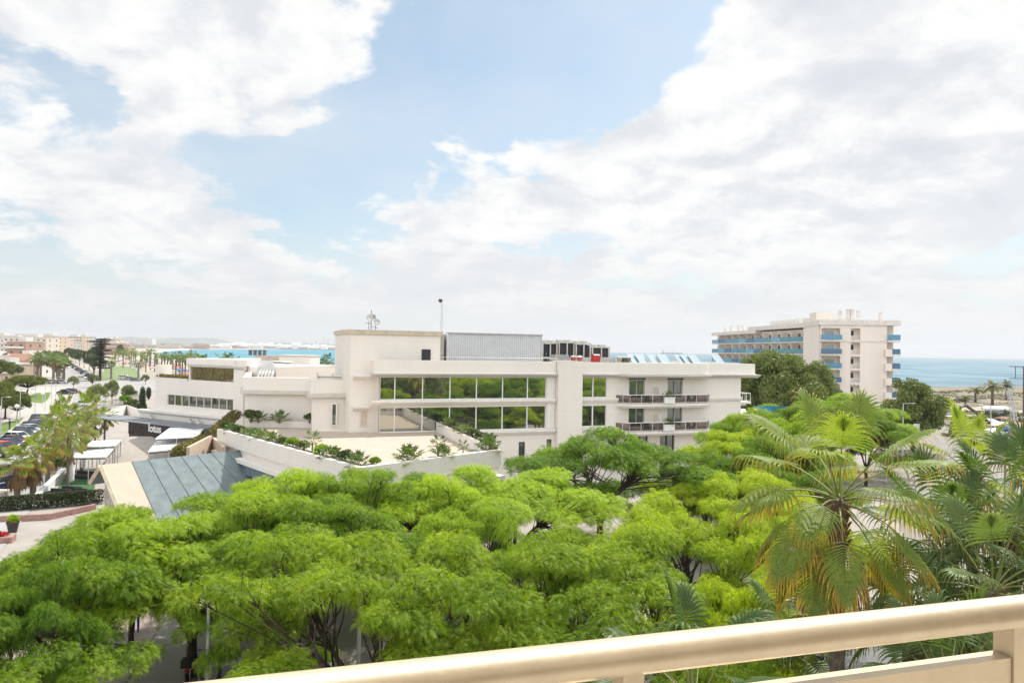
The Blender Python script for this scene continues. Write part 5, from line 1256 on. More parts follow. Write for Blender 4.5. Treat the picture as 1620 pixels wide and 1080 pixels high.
# hedge, low walls, pot at the left ---------------------------------------
h1, h2 = gnd(-30, 812), gnd(158, 796)
bl = [tuple(h1.lerp(h2, k/26))[:2]+(.75, .75, .5, .75) for k in range(27)]
V, Fc = leafcloud(bl, 14000, .13, np.random.RandomState(1), .7)
dd = (h2-h1).normalized(); pr_ = Vector((-dd.y, dd.x, 0)); hv = V.copy()
V[:, 2] = np.clip(V[:, 2], .05, 1.35)
tag(npmesh('clipped_hedge', V, Fc, HEDGEL), 'long dark clipped hedge behind the low brick wall', 'hedge')
m = ring([(p.x, p.y) for p in (gnd(-40, 828), gnd(80, 822), gnd(152, 806))], .35, 0, .5); tag(m.build('brick_wall', M('pink_brick', (.36, .22, .19), .9, var=.2, vs=3)), 'low pink brick wall edging the plaza in front of the hedge', 'wall')
m = ring([(p.x, p.y) for p in (gnd(60, 797), gnd(103, 752), gnd(108, 745))], .5, 0, .75); tag(m.build('white_wall', WHITE), 'sloping white low wall between the skirted palms and the sofas', 'wall')
m = ring([(p.x, p.y) for p in (gnd(-30, 800), gnd(22, 783))], 1.6, 0, .6); tag(m.build('stone_ledge', M('pale_stone', (.62, .57, .52), .85)), 'pale stone ledge at the left edge behind the hedge', 'ledge')
p = gnd(20, 842); root = thing('plant_pot', 'dark round pot with a small green plant on the brick plaza', 'plant pot', p)
m = MB(); m.lathe([(.28, 0), (.42, .72), (.46, .74), (.46, .86), (.40, .86), (.38, .78)], 16); m.build('pot', M('pot_dark', (.06, .045, .04), .6), root, False)
rs = np.random.RandomState(4); V, Fc = leafcloud([(0, 0, 1.1, .4, .4, .35)], 260, .2, rs, .2); npmesh('plant', V, Fc, LEAFD, root)
p = gnd(-8, 858); root = thing('brick_planter', 'pink brick planter with red flowers cut by the left edge of the photo', 'planter', p, R(20))
m = MB(); m.box(-1.4, 1.2, -.5, .5, 0, .45); m.build('box', MATS['pink_brick'], root)
V, Fc = leafcloud([(-.2, 0, .6, 1.0, .4, .3)], 900, .14, rs, .3); npmesh('flowers', V, Fc, M('red_flower', (.5, .01, .02), .6), root)

# ================================================================== VEHICLES
def car_proto(kind, col, name='parked_car'):
    root = thing(name, 'x', 'car'); paint = M('paint_'+col[0], col[1], .25, .25 if col[0] in ('silver', 'grey', 'navy', 'maroon') else 0, var=.02, spec=.6)
    L, W, H = {'hatch': (4.0, 1.74, 1.48), 'sedan': (4.5, 1.8, 1.43), 'suv': (4.5, 1.85, 1.68), 'van': (5.0, 1.95, 2.1)}[kind]
    xs = [-.5, -.485, -.44, -.33, 0, .30, .42, .475, .5]; hw = [.36, .43, .475, .5, .5, .5, .475, .43, .34]
    belt = H*.62; hood = H*.58
    tops = [H*.42, belt*.93, belt, belt*1.02, belt, belt*.98, hood*.96, hood*.86, H*.34]; bot = [.34, .26, .2, .18, .18, .18, .2, .26, .34]
    m = MB(); st = []
    for x, w_, t, b in zip(xs, hw, tops, bot):
        Wd = w_*W; sec = [(-Wd*.92, b), (-Wd, b+.18), (-Wd, t*.72), (-Wd*.95, t*.94), (-Wd*.82, t), (0, t+.02), (Wd*.82, t), (Wd*.95, t*.94), (Wd, t*.72), (Wd, b+.18), (Wd*.92, b)]
        st.append([(x*L, y, z) for y, z in sec])
    n = 11
    for s_ in st: m.v += s_
    for i in range(len(st)-1):
        for k in range(n): k2 = (k+1) % n; m.f.append((i*n+k, i*n+k2, (i+1)*n+k2, (i+1)*n+k))
    m.f += [tuple(range(n-1, -1, -1)), tuple(range(len(st)*n-n, len(st)*n))]
    body = m.build('body', paint, root, True)
    cab = {'hatch': (-.46, -.36, .08, .25), 'sedan': (-.36, -.22, .06, .24), 'suv': (-.47, -.42, .08, .25), 'van': (-.49, -.47, .22, .36)}[kind]
    x0, x1, x2, x3 = [c*L for c in cab]; zb = belt*.97; yb, yt = W*.455, W*.385
    m = MB(); m.add([(x0, -yb, zb), (x3, -yb, zb), (x3, yb, zb), (x0, yb, zb), (x1, -yt, H-.05), (x2, -yt, H-.05), (x2, yt, H-.05), (x1, yt, H-.05)], [(0, 1, 5, 4), (1, 2, 6, 5), (2, 3, 7, 6), (3, 0, 4, 7)])
    m.build('window', M('car_glass', (.02, .025, .03), .08, spec=.8), root)
    m = MB(); m.add([(x1-.04, -yt-.02, H-.07), (x2+.05, -yt-.02, H-.07), (x2+.05, yt+.02, H-.07), (x1-.04, yt+.02, H-.07), (x1+.1, -yt*.86, H), (x2-.12, -yt*.86, H), (x2-.12, yt*.86, H), (x1+.1, yt*.86, H)], [(4, 5, 6, 7), (0, 1, 5, 4), (1, 2, 6, 5), (2, 3, 7, 6), (3, 0, 4, 7)])
    for sy in (-1, 1):
        for a, b in (((x0, yb), (x1, yt)), ((x3, yb), (x2, yt)), (((x0+x3)/2, yb), ((x1+x2)/2, yt))): m.tube([(a[0], sy*a[1]*1.005, zb), (b[0], sy*b[1]*1.01, H-.06)], .045, 4)
    m.build('roof', paint, root)
    for sx in (-.31, .32):
        for sy in (-1, 1):
            m = MB(); m.lathe([(.12, -.1), (.33, -.1), (.34, .0), (.33, .1), (.2, .105)], 16, (sx*L, sy*(W*.5-.09), .33), 'y'); wh = m.build('wheel', M('tyre', (.02, .02, .02), .8), root, False)
            m = MB(); m.lathe([(.02, -.115 if sy < 0 else .075), (.2, -.112 if sy < 0 else .09), (.2, -.08 if sy < 0 else .112), (.02, -.075 if sy < 0 else .118)], 10, (sx*L, sy*(W*.5-.09), .33), 'y'); m.build('rim', STEEL, wh)
    for sy in (-1, 1):
        m = MB(); m.box(L*.455, L*.488, sy*W*.36-.17, sy*W*.36+.17, hood*.62, hood*.82); m.build('headlight', M('lamp_clear', (.75, .77, .78), .15), root)
        m = MB(); m.box(-L*.497, -L*.478, sy*W*.36-.13, sy*W*.36+.13, belt*.66, belt*.86); m.build('tail_light', M('lamp_red', (.45, .01, .01), .2), root)
    return root
COLS = {'white': ('white', (.75, .75, .74)), 'navy': ('navy', (.015, .025, .06)), 'maroon': ('maroon', (.10, .02, .03)), 'grey': ('grey', (.16, .17, .18)), 'silver': ('silver', (.45, .46, .47)), 'red': ('red', (.45, .02, .02)), 'black': ('black', (.02, .02, .022))}
CP = {}
def car(kind, col, loc, rz, lab, group='cars parked along the promenade'):
    k = (kind, col)
    if k not in CP: CP[k] = car_proto(kind, COLS[col])
    return place(CP[k], loc, rz, 1, lab, group)
row = [('hatch', 'navy', 'dark hatchback at the front of the left parking row'), ('hatch', 'red', 'red hatchback in the left parking row'), ('sedan', 'navy', 'navy saloon next to the red car'), ('sedan', 'maroon', 'maroon saloon in the left parking row'), ('hatch', 'white', 'white hatchback behind the maroon saloon'),
       ('sedan', 'black', 'black saloon behind the white hatchback'), ('hatch', 'grey', 'grey hatchback after the black saloon'), ('sedan', 'silver', 'silver saloon in the middle of the parking row'), ('hatch', 'navy', 'small dark blue car behind the silver saloon'), ('sedan', 'grey', 'grey saloon two places behind the silver one'),
       ('hatch', 'maroon', 'dark red hatchback near the far end of the row'), ('suv', 'grey', 'grey off-roader near the far end of the row'), ('hatch', 'white', 'white hatchback ending the parking row')]
pA, pB = gnd(-4, 722), gnd(74, 666)
for i, (k, c, lb) in enumerate(row):
    p = pA.lerp(pB, i/12); car(k, c, (p.x, p.y, .055), R(-8), lb)
rnd = random.Random(9); cks = [('hatch', 'grey'), ('sedan', 'silver'), ('suv', 'black'), ('hatch', 'white'), ('sedan', 'black'), ('hatch', 'navy')]
qA, qB = gnd(147, 601), gnd(110, 576)
for i in range(17):
    p = qA.lerp(qB, (i/16)**1.0); k, c = cks[i*5 % 6]; car(k, c, (p.x, p.y, .03), R(95+rnd.uniform(-3, 3)), ord_[i]+' from the crossing, '+{'grey': 'grey', 'silver': 'silver', 'black': 'black', 'white': 'white', 'navy': 'dark blue'}[c]+' car in the line parked along the far avenue', 'cars parked along the avenue')
G2 = 'cars around the cross road'
for k, c, px, py, rz, lb in [('sedan', 'black', 104, 624, 4, 'black saloon parked alone on the pale forecourt'), ('hatch', 'maroon', 115, 622, 4, 'dark red car just behind the black saloon on the forecourt'), ('van', 'white', 106, 583, 100, 'white van driving down the avenue'), ('suv', 'white', 197, 600, 5, 'white off-roader in front of the sports pitch'), ('sedan', 'silver', 206, 601, 5, 'silver car right of the white off-roader'),
                         ('hatch', 'white', 137, 643, 60, 'white car at the bend of the side road'), ('sedan', 'black', 84, 607, 8, 'dark car crossing by the thick palms'), ('hatch', 'silver', 98, 607, 8, 'pale car on the cross road'), ('hatch', 'grey', 73, 606, 8, 'grey car at the left of the cross road'), ('sedan', 'white', 130, 600, 20, 'white car at the corner of the avenue'), ('hatch', 'grey', 214, 603, 0, 'grey car near the pitch corner palm'), ('sedan', 'navy', 3, 775, 75, 'dark blue car at the left edge beside the skirted palms'), ('hatch', 'grey', 8, 755, 75, 'grey car behind the one at the left edge')]:
    p = gnd(px, py); car(k, c, (p.x, p.y, .06), R(rz), lb, G2)
G3 = 'cars in the beach car park'
for k, c, px, py, rz, lb in [('sedan', 'silver', 1497, 657, 15, 'silver saloon right of the small pine'), ('suv', 'white', 1502, 648, 10, 'white off-roader behind the silver saloon'), ('hatch', 'grey', 1493, 650, 12, 'grey car half hidden by the small pine'), ('van', 'white', 1512, 673, 5, 'white van with dark side in the beach car park'), ('van', 'silver', 1540, 672, 0, 'pale van right of the white van'), ('hatch', 'maroon', 1558, 668, 0, 'dark red car near the lamp post'), ('hatch', 'white', 1486, 640, 0, 'small white car at the edge of the dunes'), ('sedan', 'black', 1520, 636, 0, 'black saloon by the low feather palm')]:
    p = gnd(px, py); car(k, c, (p.x, p.y, .06), R(rz), lb, G3)
gpoly('car_park', [(1380, 720), (1440, 655), (1470, 644), (1560, 644), (1700, 680), (1700, 900), (1450, 900)], .02, M('car_park_asphalt', (.27, .25, .235), .9, var=.1, vs=.3))
# cars on the near street
for k, c, s_, n_, rz, lb in [('van', 'white', -2.0, 30.5, 15, 'white van under the trees by the kerb'), ('hatch', 'silver', 8, 30.6, 15, 'silver hatchback under the trees in the centre'), ('sedan', 'white', 14, 30.6, 15, 'white saloon half hidden under the trees')]:
    x, y, _ = fs(s_, n_, 0); car(k, c, (x, y, .04), R(rz), lb, 'cars on the near street')
# scooters and bicycles
def bicycle():
    root = thing('bicycle', 'x', 'bicycle'); fr = M('bike_frame', (.05, .05, .055), .4, .4); m = MB()
    m.tube([(-.5, 0, .34), (-.1, 0, .34), (-.2, 0, .82)], .018, 5); m.tube([(-.1, 0, .34), (.38, 0, .8), (-.17, 0, .72)], .018, 5); m.tube([(-.5, 0, .34), (-.18, 0, .7)], .014, 5); m.tube([(.52, 0, .34), (.38, 0, .8), (.34, 0, .98)], .018, 5); m.build('frame', fr, root)
    for x in (-.5, .52):
        m = MB(); pts = [(x+.33*math.cos(a*PI/9), 0, .34+.33*math.sin(a*PI/9)) for a in range(19)]; m.tube(pts, .018, 4, False)
        for a in range(6): m.tube([(x, 0, .34), (x+.32*math.cos(a*PI/3), 0, .34+.32*math.sin(a*PI/3))], .004, 3)
        m.build('wheel', MATS['tyre'], root)
    m = MB(); m.tube([(.3, -.28, 1.0), (.36, -.1, 1.0), (.36, .1, 1.0), (.3, .28, 1.0)], .016, 5); m.build('handlebar', STEEL, root)
    m = MB(); m.lathe([(.03, 0), (.1, .02), (.09, .06)], 8, (-.22, 0, .84)); m.build('saddle', DARK, root)
    m = MB(); m.box(.42, .68, -.15, .15, .72, .92); m.build('basket', fr, root); return root
def scooter(col, lab):
    root = thing('motor_scooter', lab, 'scooter'); m = MB()
    m.tube([(-.75, 0, .6), (-.5, 0, .68), (-.1, 0, .6), (-.05, 0, .38), (.3, 0, .34), (.45, 0, .7), (.42, 0, .98)], [.12, .2, .19, .15, .13, .15, .09], 8); m.build('body', col, root, True)
    m = MB(); m.tube([(-.7, 0, .84), (-.3, 0, .86), (-.02, 0, .8)], [.12, .15, .11], 8); m.build('saddle', DARK, root, True)
    for x in (-.6, .62): m = MB(); m.lathe([(.1, -.06), (.24, -.06), (.26, 0), (.24, .06), (.1, .06)], 14, (x, 0, .26), 'y'); m.build('wheel', MATS['tyre'], root)
    m = MB(); m.tube([(.35, -.33, 1.08), (.42, 0, 1.02), (.35, .33, 1.08)], .022, 5); m.tube([(.6, 0, .26), (.44, 0, .9)], .035, 5); m.build('handlebar', DKMET, root)
    m = MB(); m.box(-1.0, -.62, -.2, .2, .86, 1.2); m.build('top_box', DARK, root); return root
bk = bicycle()
for i, (px, py) in enumerate(((321, 1062), (336, 1058), (348, 1056), (362, 1054))):
    p = gnd(px, py+8); place(bk, (p.x, p.y, .03), R(75+i*6), 1, ['leftmost bicycle at the stand above the rail', 'bicycle beside the white lamp post', 'bicycle with basket right of the lamp post', 'rightmost bicycle at the stand above the rail'][i], 'bicycles at the stand')
sc1 = scooter(M('scooter_red', (.35, .02, .03), .3), 'black and red scooter beside the bicycles'); p = gnd(303, 1072); sc1.location = (p.x, p.y, .03); sc1.rotation_euler.z = R(100)
sc2 = scooter(M('scooter_black', (.03, .03, .035), .3), 'x')
for i, (px, py) in enumerate(((1236, 1062), (1262, 1068), (1290, 1064))):
    p = gnd(px, py); place(sc2, (p.x, p.y, .03), R(60+i*8), 1, ['black scooter seen under the rail, left of the three', 'middle black scooter seen under the rail', 'black scooter nearest the tallest palm trunk, under the rail'][i], 'scooters parked below the balcony')
m = MB(); p = gnd(300, 1085); q = gnd(372, 1072)
for k in range(6): a = p.lerp(q, k/5); m.tube([(a.x, a.y, 0), (a.x, a.y, .75), (a.x+.25, a.y+.3, .75), (a.x+.25, a.y+.3, 0)], .025, 5)
tag(m.build('bike_stand', WHITE), 'white tubular bicycle stand', 'bicycle stand')
# people
def person_proto():
    root = thing('person', 'x', 'person'); m = MB()
    for sx in (-1, 1): m.tube([(sx*.10, .03*sx, 0), (sx*.10, .02*sx, .45), (sx*.085, 0, .88)], [.045, .06, .085], 8)
    m.tube([(0, 0, .84), (0, 0, 1.0), (0, 0, 1.25), (0, 0, 1.42), (0, 0, 1.48), (0, 0, 1.55)], [.15, .14, .18, .16, .06, .05], 10)
    for sx in (-1, 1): m.tube([(sx*.17, 0, 1.40), (sx*.23, .02, 1.12), (sx*.22, -.06, .85), (sx*.22, -.07, .76)], [.055, .045, .032, .02], 7)
    m.lathe([(.02, 1.52), (.07, 1.56), (.095, 1.65), (.085, 1.74), (.02, 1.78)], 10)
    m.build('body', M('dark_clothes', (.06, .055, .06), .9), root, True)
    m = MB(); m.lathe([(.1, 1.67), (.1, 1.73), (.05, 1.79)], 10, (0, .012, 0)); m.build('hair', M('hair_brown', (.05, .03, .02), .8), root); return root
pp = person_proto()
for px, py, lb in ((94, 643, 'person in dark clothes standing alone on the pale forecourt'), (15, 680, 'person in dark clothes beside the parked cars near a lamp post'), (56, 633, 'person walking at the edge of the small lawn')):
    p = gnd(px, py); place(pp, (p.x, p.y, .08), px, 1.0, lb, 'people on the promenade')
p = gnd(215, 1000); pb_ = place(pp, (p.x, p.y, .04), 0, 1.0, 'person in a blue top seen through the tree on the brick plaza', 'people on the promenade'); setmat(pb_, 'body', M('blue_clothes', (.02, .06, .35), .8))

# ================================================================== STREET FURNITURE
def lamp_proto(h, arm, name='street_lamp', thick=.06):
    root = thing(name, 'x', 'street lamp'); m = MB(); m.tube([(0, 0, 0), (0, 0, h*.5), (0, 0, h)], [thick*1.3, thick, thick*.7], 8); m.lathe([(thick*2.2, 0), (thick*2.2, .1), (thick*1.5, .5)], 8); m.build('pole', M('pole_grey', (.52, .54, .55), .5, .3), root)
    m = MB(); m.tube([(0, 0, h-.05), (arm*.5, 0, h+.03), (arm, 0, h+.05)], thick*.5, 6); m.build('arm', MATS['pole_grey'], root)
    m = MB(); m.lathe([(.02, -.3), (.12, -.2), (.15, .1), (.1, .35), (.02, .42)], 8, (arm, 0, h+.05), 'x'); m.v = [(x, y, h+.05+(z-h-.05)*.45) for x, y, z in m.v]; m.build('lamp_head', M('lamp_white', (.7, .7, .66), .4), root, True); return root
l1 = lamp_proto(8, 1.0)
for i, (px, top, gy) in enumerate(((1, 628, 698), (31, 615, 676), (55, 610, 663), (71, 604, 650), (81, 600, 640), (88, 596, 632))):
    p = gnd(px, gy); h = at(px, top, p.y).z; place(l1, (p.x, p.y, 0), R(0), (1, 1, h/8.0), f'slim grey lamp post, {ord_[i]} from the front along the promenade', 'lamp posts along the promenade')
l2 = lamp_proto(8, 1.5, thick=.10)
for px, py, gy, rz, lb in ((1428, 638, 720, 0, 'grey street lamp with long arm in front of the small pine'), (1567, 641, 715, 175, 'street lamp by the beach car park'), (1609, 660, 735, 0, 'street lamp near the blue stalls'), (1553, 632, 690, 10, 'slender lamp post behind the car park')):
    p = gnd(px, gy); h = at(px, py, p.y).z; place(l2, (p.x, p.y, 0), R(rz), (1, 1, h/8.0), lb, 'street lamps near the beach')
for px, hd, Y, rz, lb in ((330, 960, 26, 0, 'white lamp post rising through the tree by the bicycles'), (1058, 843, 31, 200, 'street lamp head poking out of the tree in the centre'), (570, 898, 29, 40, 'street lamp head at the left of the yellow-green tree'), (1240, 950, 24, 30, 'street lamp head left of the tallest palm trunk')):
    p = at(px, hd, Y); place(l2, (p.x, p.y, 0), R(rz), (.8, .8, p.z/8.0), lb, 'street lamps among the trees')
l3 = thing('globe_lamp', 'x', 'street lamp'); m = MB(); m.tube([(0, 0, 0), (0, 0, 3)], .05, 6); m.build('pole', MATS['pole_grey'], l3); m = MB(); m.lathe([(.02, 2.95), (.3, 3.1), (.4, 3.35), (.3, 3.62), (.02, 3.75)], 12); m.build('globe', WHITE, l3, True)
for px, py, gy, lb in ((67, 626, 645, 'white globe lamp on the small lawn'), (26, 647, 672, 'white globe lamp by the front lawn')):
    p = gnd(px, gy); place(l3, (p.x, p.y, 0), 0, 1, lb, 'globe lamps')
# white post, sign at right
p = gnd(1414, 705); m = MB(); m.tube([(p.x, p.y, 0), (p.x, p.y, at(1414, 641, p.y).z)], .22, 8); tag(m.build('white_column', WHITE), 'thick white column left of the grey street lamp', 'column')
p = gnd(1449, 725); root = thing('sign_board', 'white sign boards on a post by the grey street lamp', 'sign', p); h = at(1449, 676, p.y).z
m = MB(); m.tube([(0, 0, 0), (0, 0, h)], .05, 6); m.build('post', STEEL, root); m = MB(); m.box(-.45, .45, -.08, -.05, h-.1, h+.55); m.box(-.45, .45, -.08, -.05, h-.85, h-.2); m.build('board', M('board_grey', (.6, .6, .6), .6), root)
# fences
def fence(name, a, b, n, h, lab, mat, slat=False):
    root = thing(name, lab, 'fence', a); m = MB(); d = b-a
    for k in range(n+1): q = d*k/n; m.tube([(q.x, q.y, 0), (q.x, q.y, h)], .07 if slat else .10, 4)
    m.build('posts', mat, root); m = MB()
    for z in ((.3*h, .95*h) if slat else (h*.98,)): m.tube([(0, 0, z), (d.x, d.y, z)], .05, 4)
    m.build('rails', mat, root)
fence('pitch_fence', gnd(158, 601), gnd(226, 601), 22, 6.5, 'tall ball-stop fence of white posts along the near side of the sports pitch', M('fence_white', (.62, .64, .62), .6))
fence('pitch_fence', gnd(116, 574), gnd(158, 601), 18, 9, 'tall ball-stop fence running along the avenue side of the sports pitch', MATS['fence_white'])
fence('garden_fence', gnd(172, 645), gnd(221, 632), 26, 1.8, 'grey slatted garden fence left of the cypress', M('fence_grey', (.35, .33, .31), .7), True)
m = ring([(p.x, p.y) for p in (gnd(165, 672), gnd(200, 655), gnd(228, 668))], .3, 0, 2.0); tag(m.build('garden_wall', PLASTERL), 'low white garden wall left of the hotel corner', 'wall')
# loungers and windscreens on the side terrace
WS = glassmat('windscreen_blue', (.03, .20, .38), .1, .1)
for i in range(7):
    px = 1193+i*16; Y = 92+i*.6; p = at(px, 652, Y); q = at(px+14, 652, Y+.4); m = MB(); m.box(p.x, q.x, Y, Y+.08, 0.1, at(px, 642, Y).z); tag(m.build('blue_windscreen', WS), f'blue windscreen panel, {ord_[i]} from the white hotel corner under the pine', 'windscreen', 'blue windscreen panels under the pine')
for i in range(3):
    p = F1b(1.2+2.4*i, 2.2, 6.9); root = thing('sun_lounger', ['white lounger nearest the hotel corner on the side terrace', 'second white lounger on the side terrace', 'third white lounger on the side terrace'][i], 'sun lounger', p, R(100), 'loungers on the side terrace')
    m = MB(); m.box(-.9, .35, -.32, .32, .28, .36); m.add([(.35, -.32, .3), (.95, -.32, .8), (.95, .32, .8), (.35, .32, .3), (.35, -.32, .38), (.9, -.32, .86), (.9, .32, .86), (.35, .32, .38)], [(0, 1, 2, 3), (7, 6, 5, 4), (0, 4, 5, 1), (2, 6, 7, 3), (1, 5, 6, 2)]); m.build('bed', WHITE, root)
    m = MB()
    for x in (-.8, .3): m.box(x, x+.05, -.3, -.25, 0, .28); m.box(x, x+.05, .25, .3, 0, .28)
    m.build('legs', WHITE, root)
# balcony furniture
for k, zf_ in enumerate((9.0, 5.8)):
    fl = 'upper' if k == 0 else 'lower'
    for j, px in enumerate((1024, 1030, 1092, 1100)):
        p = F1(U(px, -.7), -.7, zf_+.0); root = thing('balcony_chair', f'dark chair, {ord_[j]} from the left on the {fl} balcony', 'chair', p, j, 'dark chairs on the hotel balconies')
        m = MB(); m.box(-.25, .25, -.25, .25, .4, .45); m.box(-.25, .25, .22, .27, .45, .9); m.build('seat', DKMET, root); m = MB()
        for x in (-.24, .2):
            for y in (-.24, .2): m.box(x, x+.04, y, y+.04, 0, .4)
        m.build('legs', DKMET, root)
    p = F1(U(1058, -1.25), -1.25, zf_+.72); place(pm2, p, k*2, .85, f'spiky plant in the white planter box of the {fl} balcony', 'balcony plants')
# fair stalls and machines at the right edge
def stall(px, py, w_, d_, h, c1, c2, lab, rz=0):
    p = gnd(px, py); root = thing('fair_stall', lab, 'stall', p, R(rz), 'stalls behind the palms')
    m = MB(); m.box(-w_/2, w_/2, -d_/2, d_/2, .2, h*.62); m.build('counter', c1, root)
    m = MB(); m.add([(-w_/2-.2, -d_/2-.3, h*.8), (w_/2+.2, -d_/2-.3, h*.8), (w_/2+.2, d_/2+.2, h*.8), (-w_/2-.2, d_/2+.2, h*.8), (-w_/2*.7, 0, h), (w_/2*.7, 0, h)], [(0, 1, 5, 4), (1, 2, 5), (2, 3, 4, 5), (3, 0, 4), (3, 2, 1, 0)]); m.build('roof', c2, root)
    m = MB()
    for x in (-w_/2, w_/2-.1):
        for y in (-d_/2-.1, d_/2+.02): m.box(x, x+.08, y, y+.08, 0, h*.8)
    m.build('posts', WHITE, root)
cb = M('fair_blue', (.01, .07, .32), .5); cw = WHITE; co = M('fair_orange', (.50, .18, .05), .6); cr = M('fair_brown', (.22, .10, .08), .7); ct = M('fair_cyan', (.05, .30, .42), .5)
stall(1590, 712, 3.5, 2.5, 3, cb, ct, 'blue stall with cyan roof at the right edge'); stall(1602, 702, 3.2, 2.5, 3.2, cb, cb, 'all-blue stall beside the street lamp'); stall(1575, 700, 3, 2.2, 2.6, cb, cw, 'blue stall with a white roof'); stall(1609, 693, 3, 2, 3, cr, co, 'brown stall with orange roof'); stall(1585, 688, 4, 2, 2.6, cr, cw, 'brown stall with white roof'); stall(1614, 716, 3, 3, 3.4, cr, cr, 'dark brown stall cut by the right edge'); stall(1545, 690, 5, 2.5, 2.8, cw, M('cream_awning', (.6, .55, .35), .8), 'white stall with cream awning in the car park'); stall(1562, 680, 2.6, 2, 2.4, co, cw, 'small orange kiosk near the lamp post'); stall(1597, 676, 5, 2, 2.4, cr, cr, 'long brown stall behind the others')
stall(1532, 664, 6, 2.4, 3, M('tan_box', (.45, .36, .24), .8), M('tan_box', (.4, .3, .2)), 'tan kiosk beneath the feather palms'); stall(1574, 662, 7, 3, 3.2, M('grey_tent', (.45, .47, .47), .7), M('grey_tent', (.4, .4, .4)), 'pale grey tent behind the stalls')
a, b = gnd(1502, 690), gnd(1560, 690); h = at(1530, 641, a.y).z
root = thing('ride_arm', 'dark arched steel ride arm over the car park', 'fairground ride', a); m = MB(); d = b-a
m.tube([(0, 0, 0), (d.x*.08, 0, h*.55), (d.x*.28, 0, h*.95), (d.x*.4, 0, h), (d.x*.6, 0, h*.82), (d.x*1.0, 0, h*.45)], [.3, .3, .28, .28, .3, .35], 8); m.build('arm', DKMET, root, True); m = MB(); m.box(-1, 1.2, -.8, .8, 0, .6); m.build('base', DKMET, root)
p = gnd(1612, 690); q = at(1597, 614, p.y); root = thing('lattice_boom', 'pale inclined lattice boom at the right edge', 'crane', p); m = MB(); e = q-p; e.z = q.z
for s_ in (-.35, .35): m.tube([(s_, 0, 0), (e.x+s_*.8, 0, e.z)], .09, 5); m.tube([(s_, .6, 0), (e.x+s_*.8, .6, e.z)], .07, 5)
for k in range(13):
    t = k/13; t2 = (k+1)/13; m.tube([(-.35+e.x*t, 0, e.z*t), (.35+e.x*t2, 0, e.z*t2)], .06, 4); m.tube([(.35+e.x*t, 0, e.z*t), (-.35+e.x*t2, 0, e.z*t2)], .05, 4)
m.build('boom', STEEL, root)
p = gnd(1619, 700); h = at(1619, 579, p.y).z; root = thing('signal_gantry', 'dark post with horizontal frame arms at the right edge', 'gantry', p); m = MB(); m.tube([(0, 0, 0), (0, 0, h)], .13, 6); m.build('post', M('rust_brown', (.12, .07, .06), .7), root)
m = MB(); m.tube([(-2.6, 0, h-.1), (1, 0, h-.1)], .07, 5); m.tube([(-2.6, 0, h-2.2), (0, 0, h-2.2)], .06, 5); m.tube([(-1.5, 0, h-.1), (-1.5, 0, h-2.2)], .06, 5); m.build('arms', DKMET, root)

# ================================================================== FAR TOWN
def block(px, gy, w_, d_, h, col, lab, rz=0, floors=None, roof='flat', group='buildings of the far town', Y=None, sash=True):
    p = gnd(px, gy) if Y is None else at(px, 560, Y); p.z = 0
    root = thing('apartment_building', lab, 'building', (p.x, p.y, 0), rz, group)
    m = MB(); m.box(-w_/2, w_/2, -d_/2, d_/2, -.3, h); m.build('wall', col, root)
    fl = floors or max(1, int(h/3.1)); n = max(2, int(w_/3.4)); near = group != 'buildings of the far town' or sash
    fw = M('far_window', (.07, .08, .09), .4)
    def one(bx): mm = MB(); mm.box(*bx); mm.build('window' if near else 'window_band', fw, root)
    for f in range(fl):
        z = h*(f+.28)/fl
        if near:
            for i in range(n): x = -w_/2+w_*(i+.5)/n; one((x-.6, x+.6, -d_/2-.03, -d_/2+.1, z, z+1.35))
            for i in range(max(1, int(d_/5))): y = -d_/2+d_*(i+.5)/max(1, int(d_/5)); one((w_/2-.1, w_/2+.03, y-.6, y+.6, z, z+1.35))
        else: one((-w_/2+1, w_/2-1, -d_/2-.03, -d_/2+.1, z, z+1.2)); one((w_/2-.1, w_/2+.03, -d_/2+1, d_/2-1, z, z+1.2))
        if f: s_ = MB(); s_.box(-w_/2+.5, w_/2-.5, -d_/2-1.1, -d_/2-.04, z-.75, z-.55); s_.box(-w_/2+.5, w_/2-.5, -d_/2-1.1, -d_/2-1.03, z-.55, z+.25); s_.build('balcony', PLASTERL, root)
    m = MB()
    if roof == 'flat': m.box(-w_/2-.2, w_/2+.2, -d_/2-.2, d_/2+.2, h, h+.5); m.box(-w_*.15, w_*.2, -d_*.2, d_*.2, h+.5, h+2.6); m.build('roof', GREYST, root)
    else: m.add([(-w_/2-.4, -d_/2-.4, h), (w_/2+.4, -d_/2-.4, h), (w_/2+.4, d_/2+.4, h), (-w_/2-.4, d_/2+.4, h), (-w_/2*.6, 0, h+3), (w_/2*.6, 0, h+3)], [(0, 1, 5, 4), (1, 2, 5), (2, 3, 4, 5), (3, 0, 4), (3, 2, 1, 0)]); m.build('roof', M('roof_tile', (.36, .20, .14), .9, var=.2), root)
    return root
cc_ = {'cream': M('far_cream', (.66, .58, .48), .9), 'white': M('far_white', (.72, .70, .66), .9), 'brick': M('far_brick', (.42, .27, .21), .9), 'pink': M('far_pink', (.55, .43, .37), .9), 'grey': M('far_grey', (.42, .42, .42), .9), 'tan': M('far_tan', (.52, .42, .32), .9), 'ochre': M('far_ochre', (.56, .45, .33), .9)}
block(15, 604, 11, 9, 6.5, cc_['ochre'], 'cream house with white-blue window panels behind the left pines', -.2, 2, group='houses near the promenade')
block(-6, 590, 14, 10, 8, cc_['white'], 'white low house at the left edge behind the trees', 0, 2, group='houses near the promenade')
block(33, 596, 12, 9, 7, cc_['pink'], 'pinkish house right of the cream one', .1, 2, 'hip', group='houses near the promenade')
block(51, 594, 9, 24, 8.5, cc_['white'], 'white building side wall at the edge of the promenade', 0, 2, group='houses near the promenade')
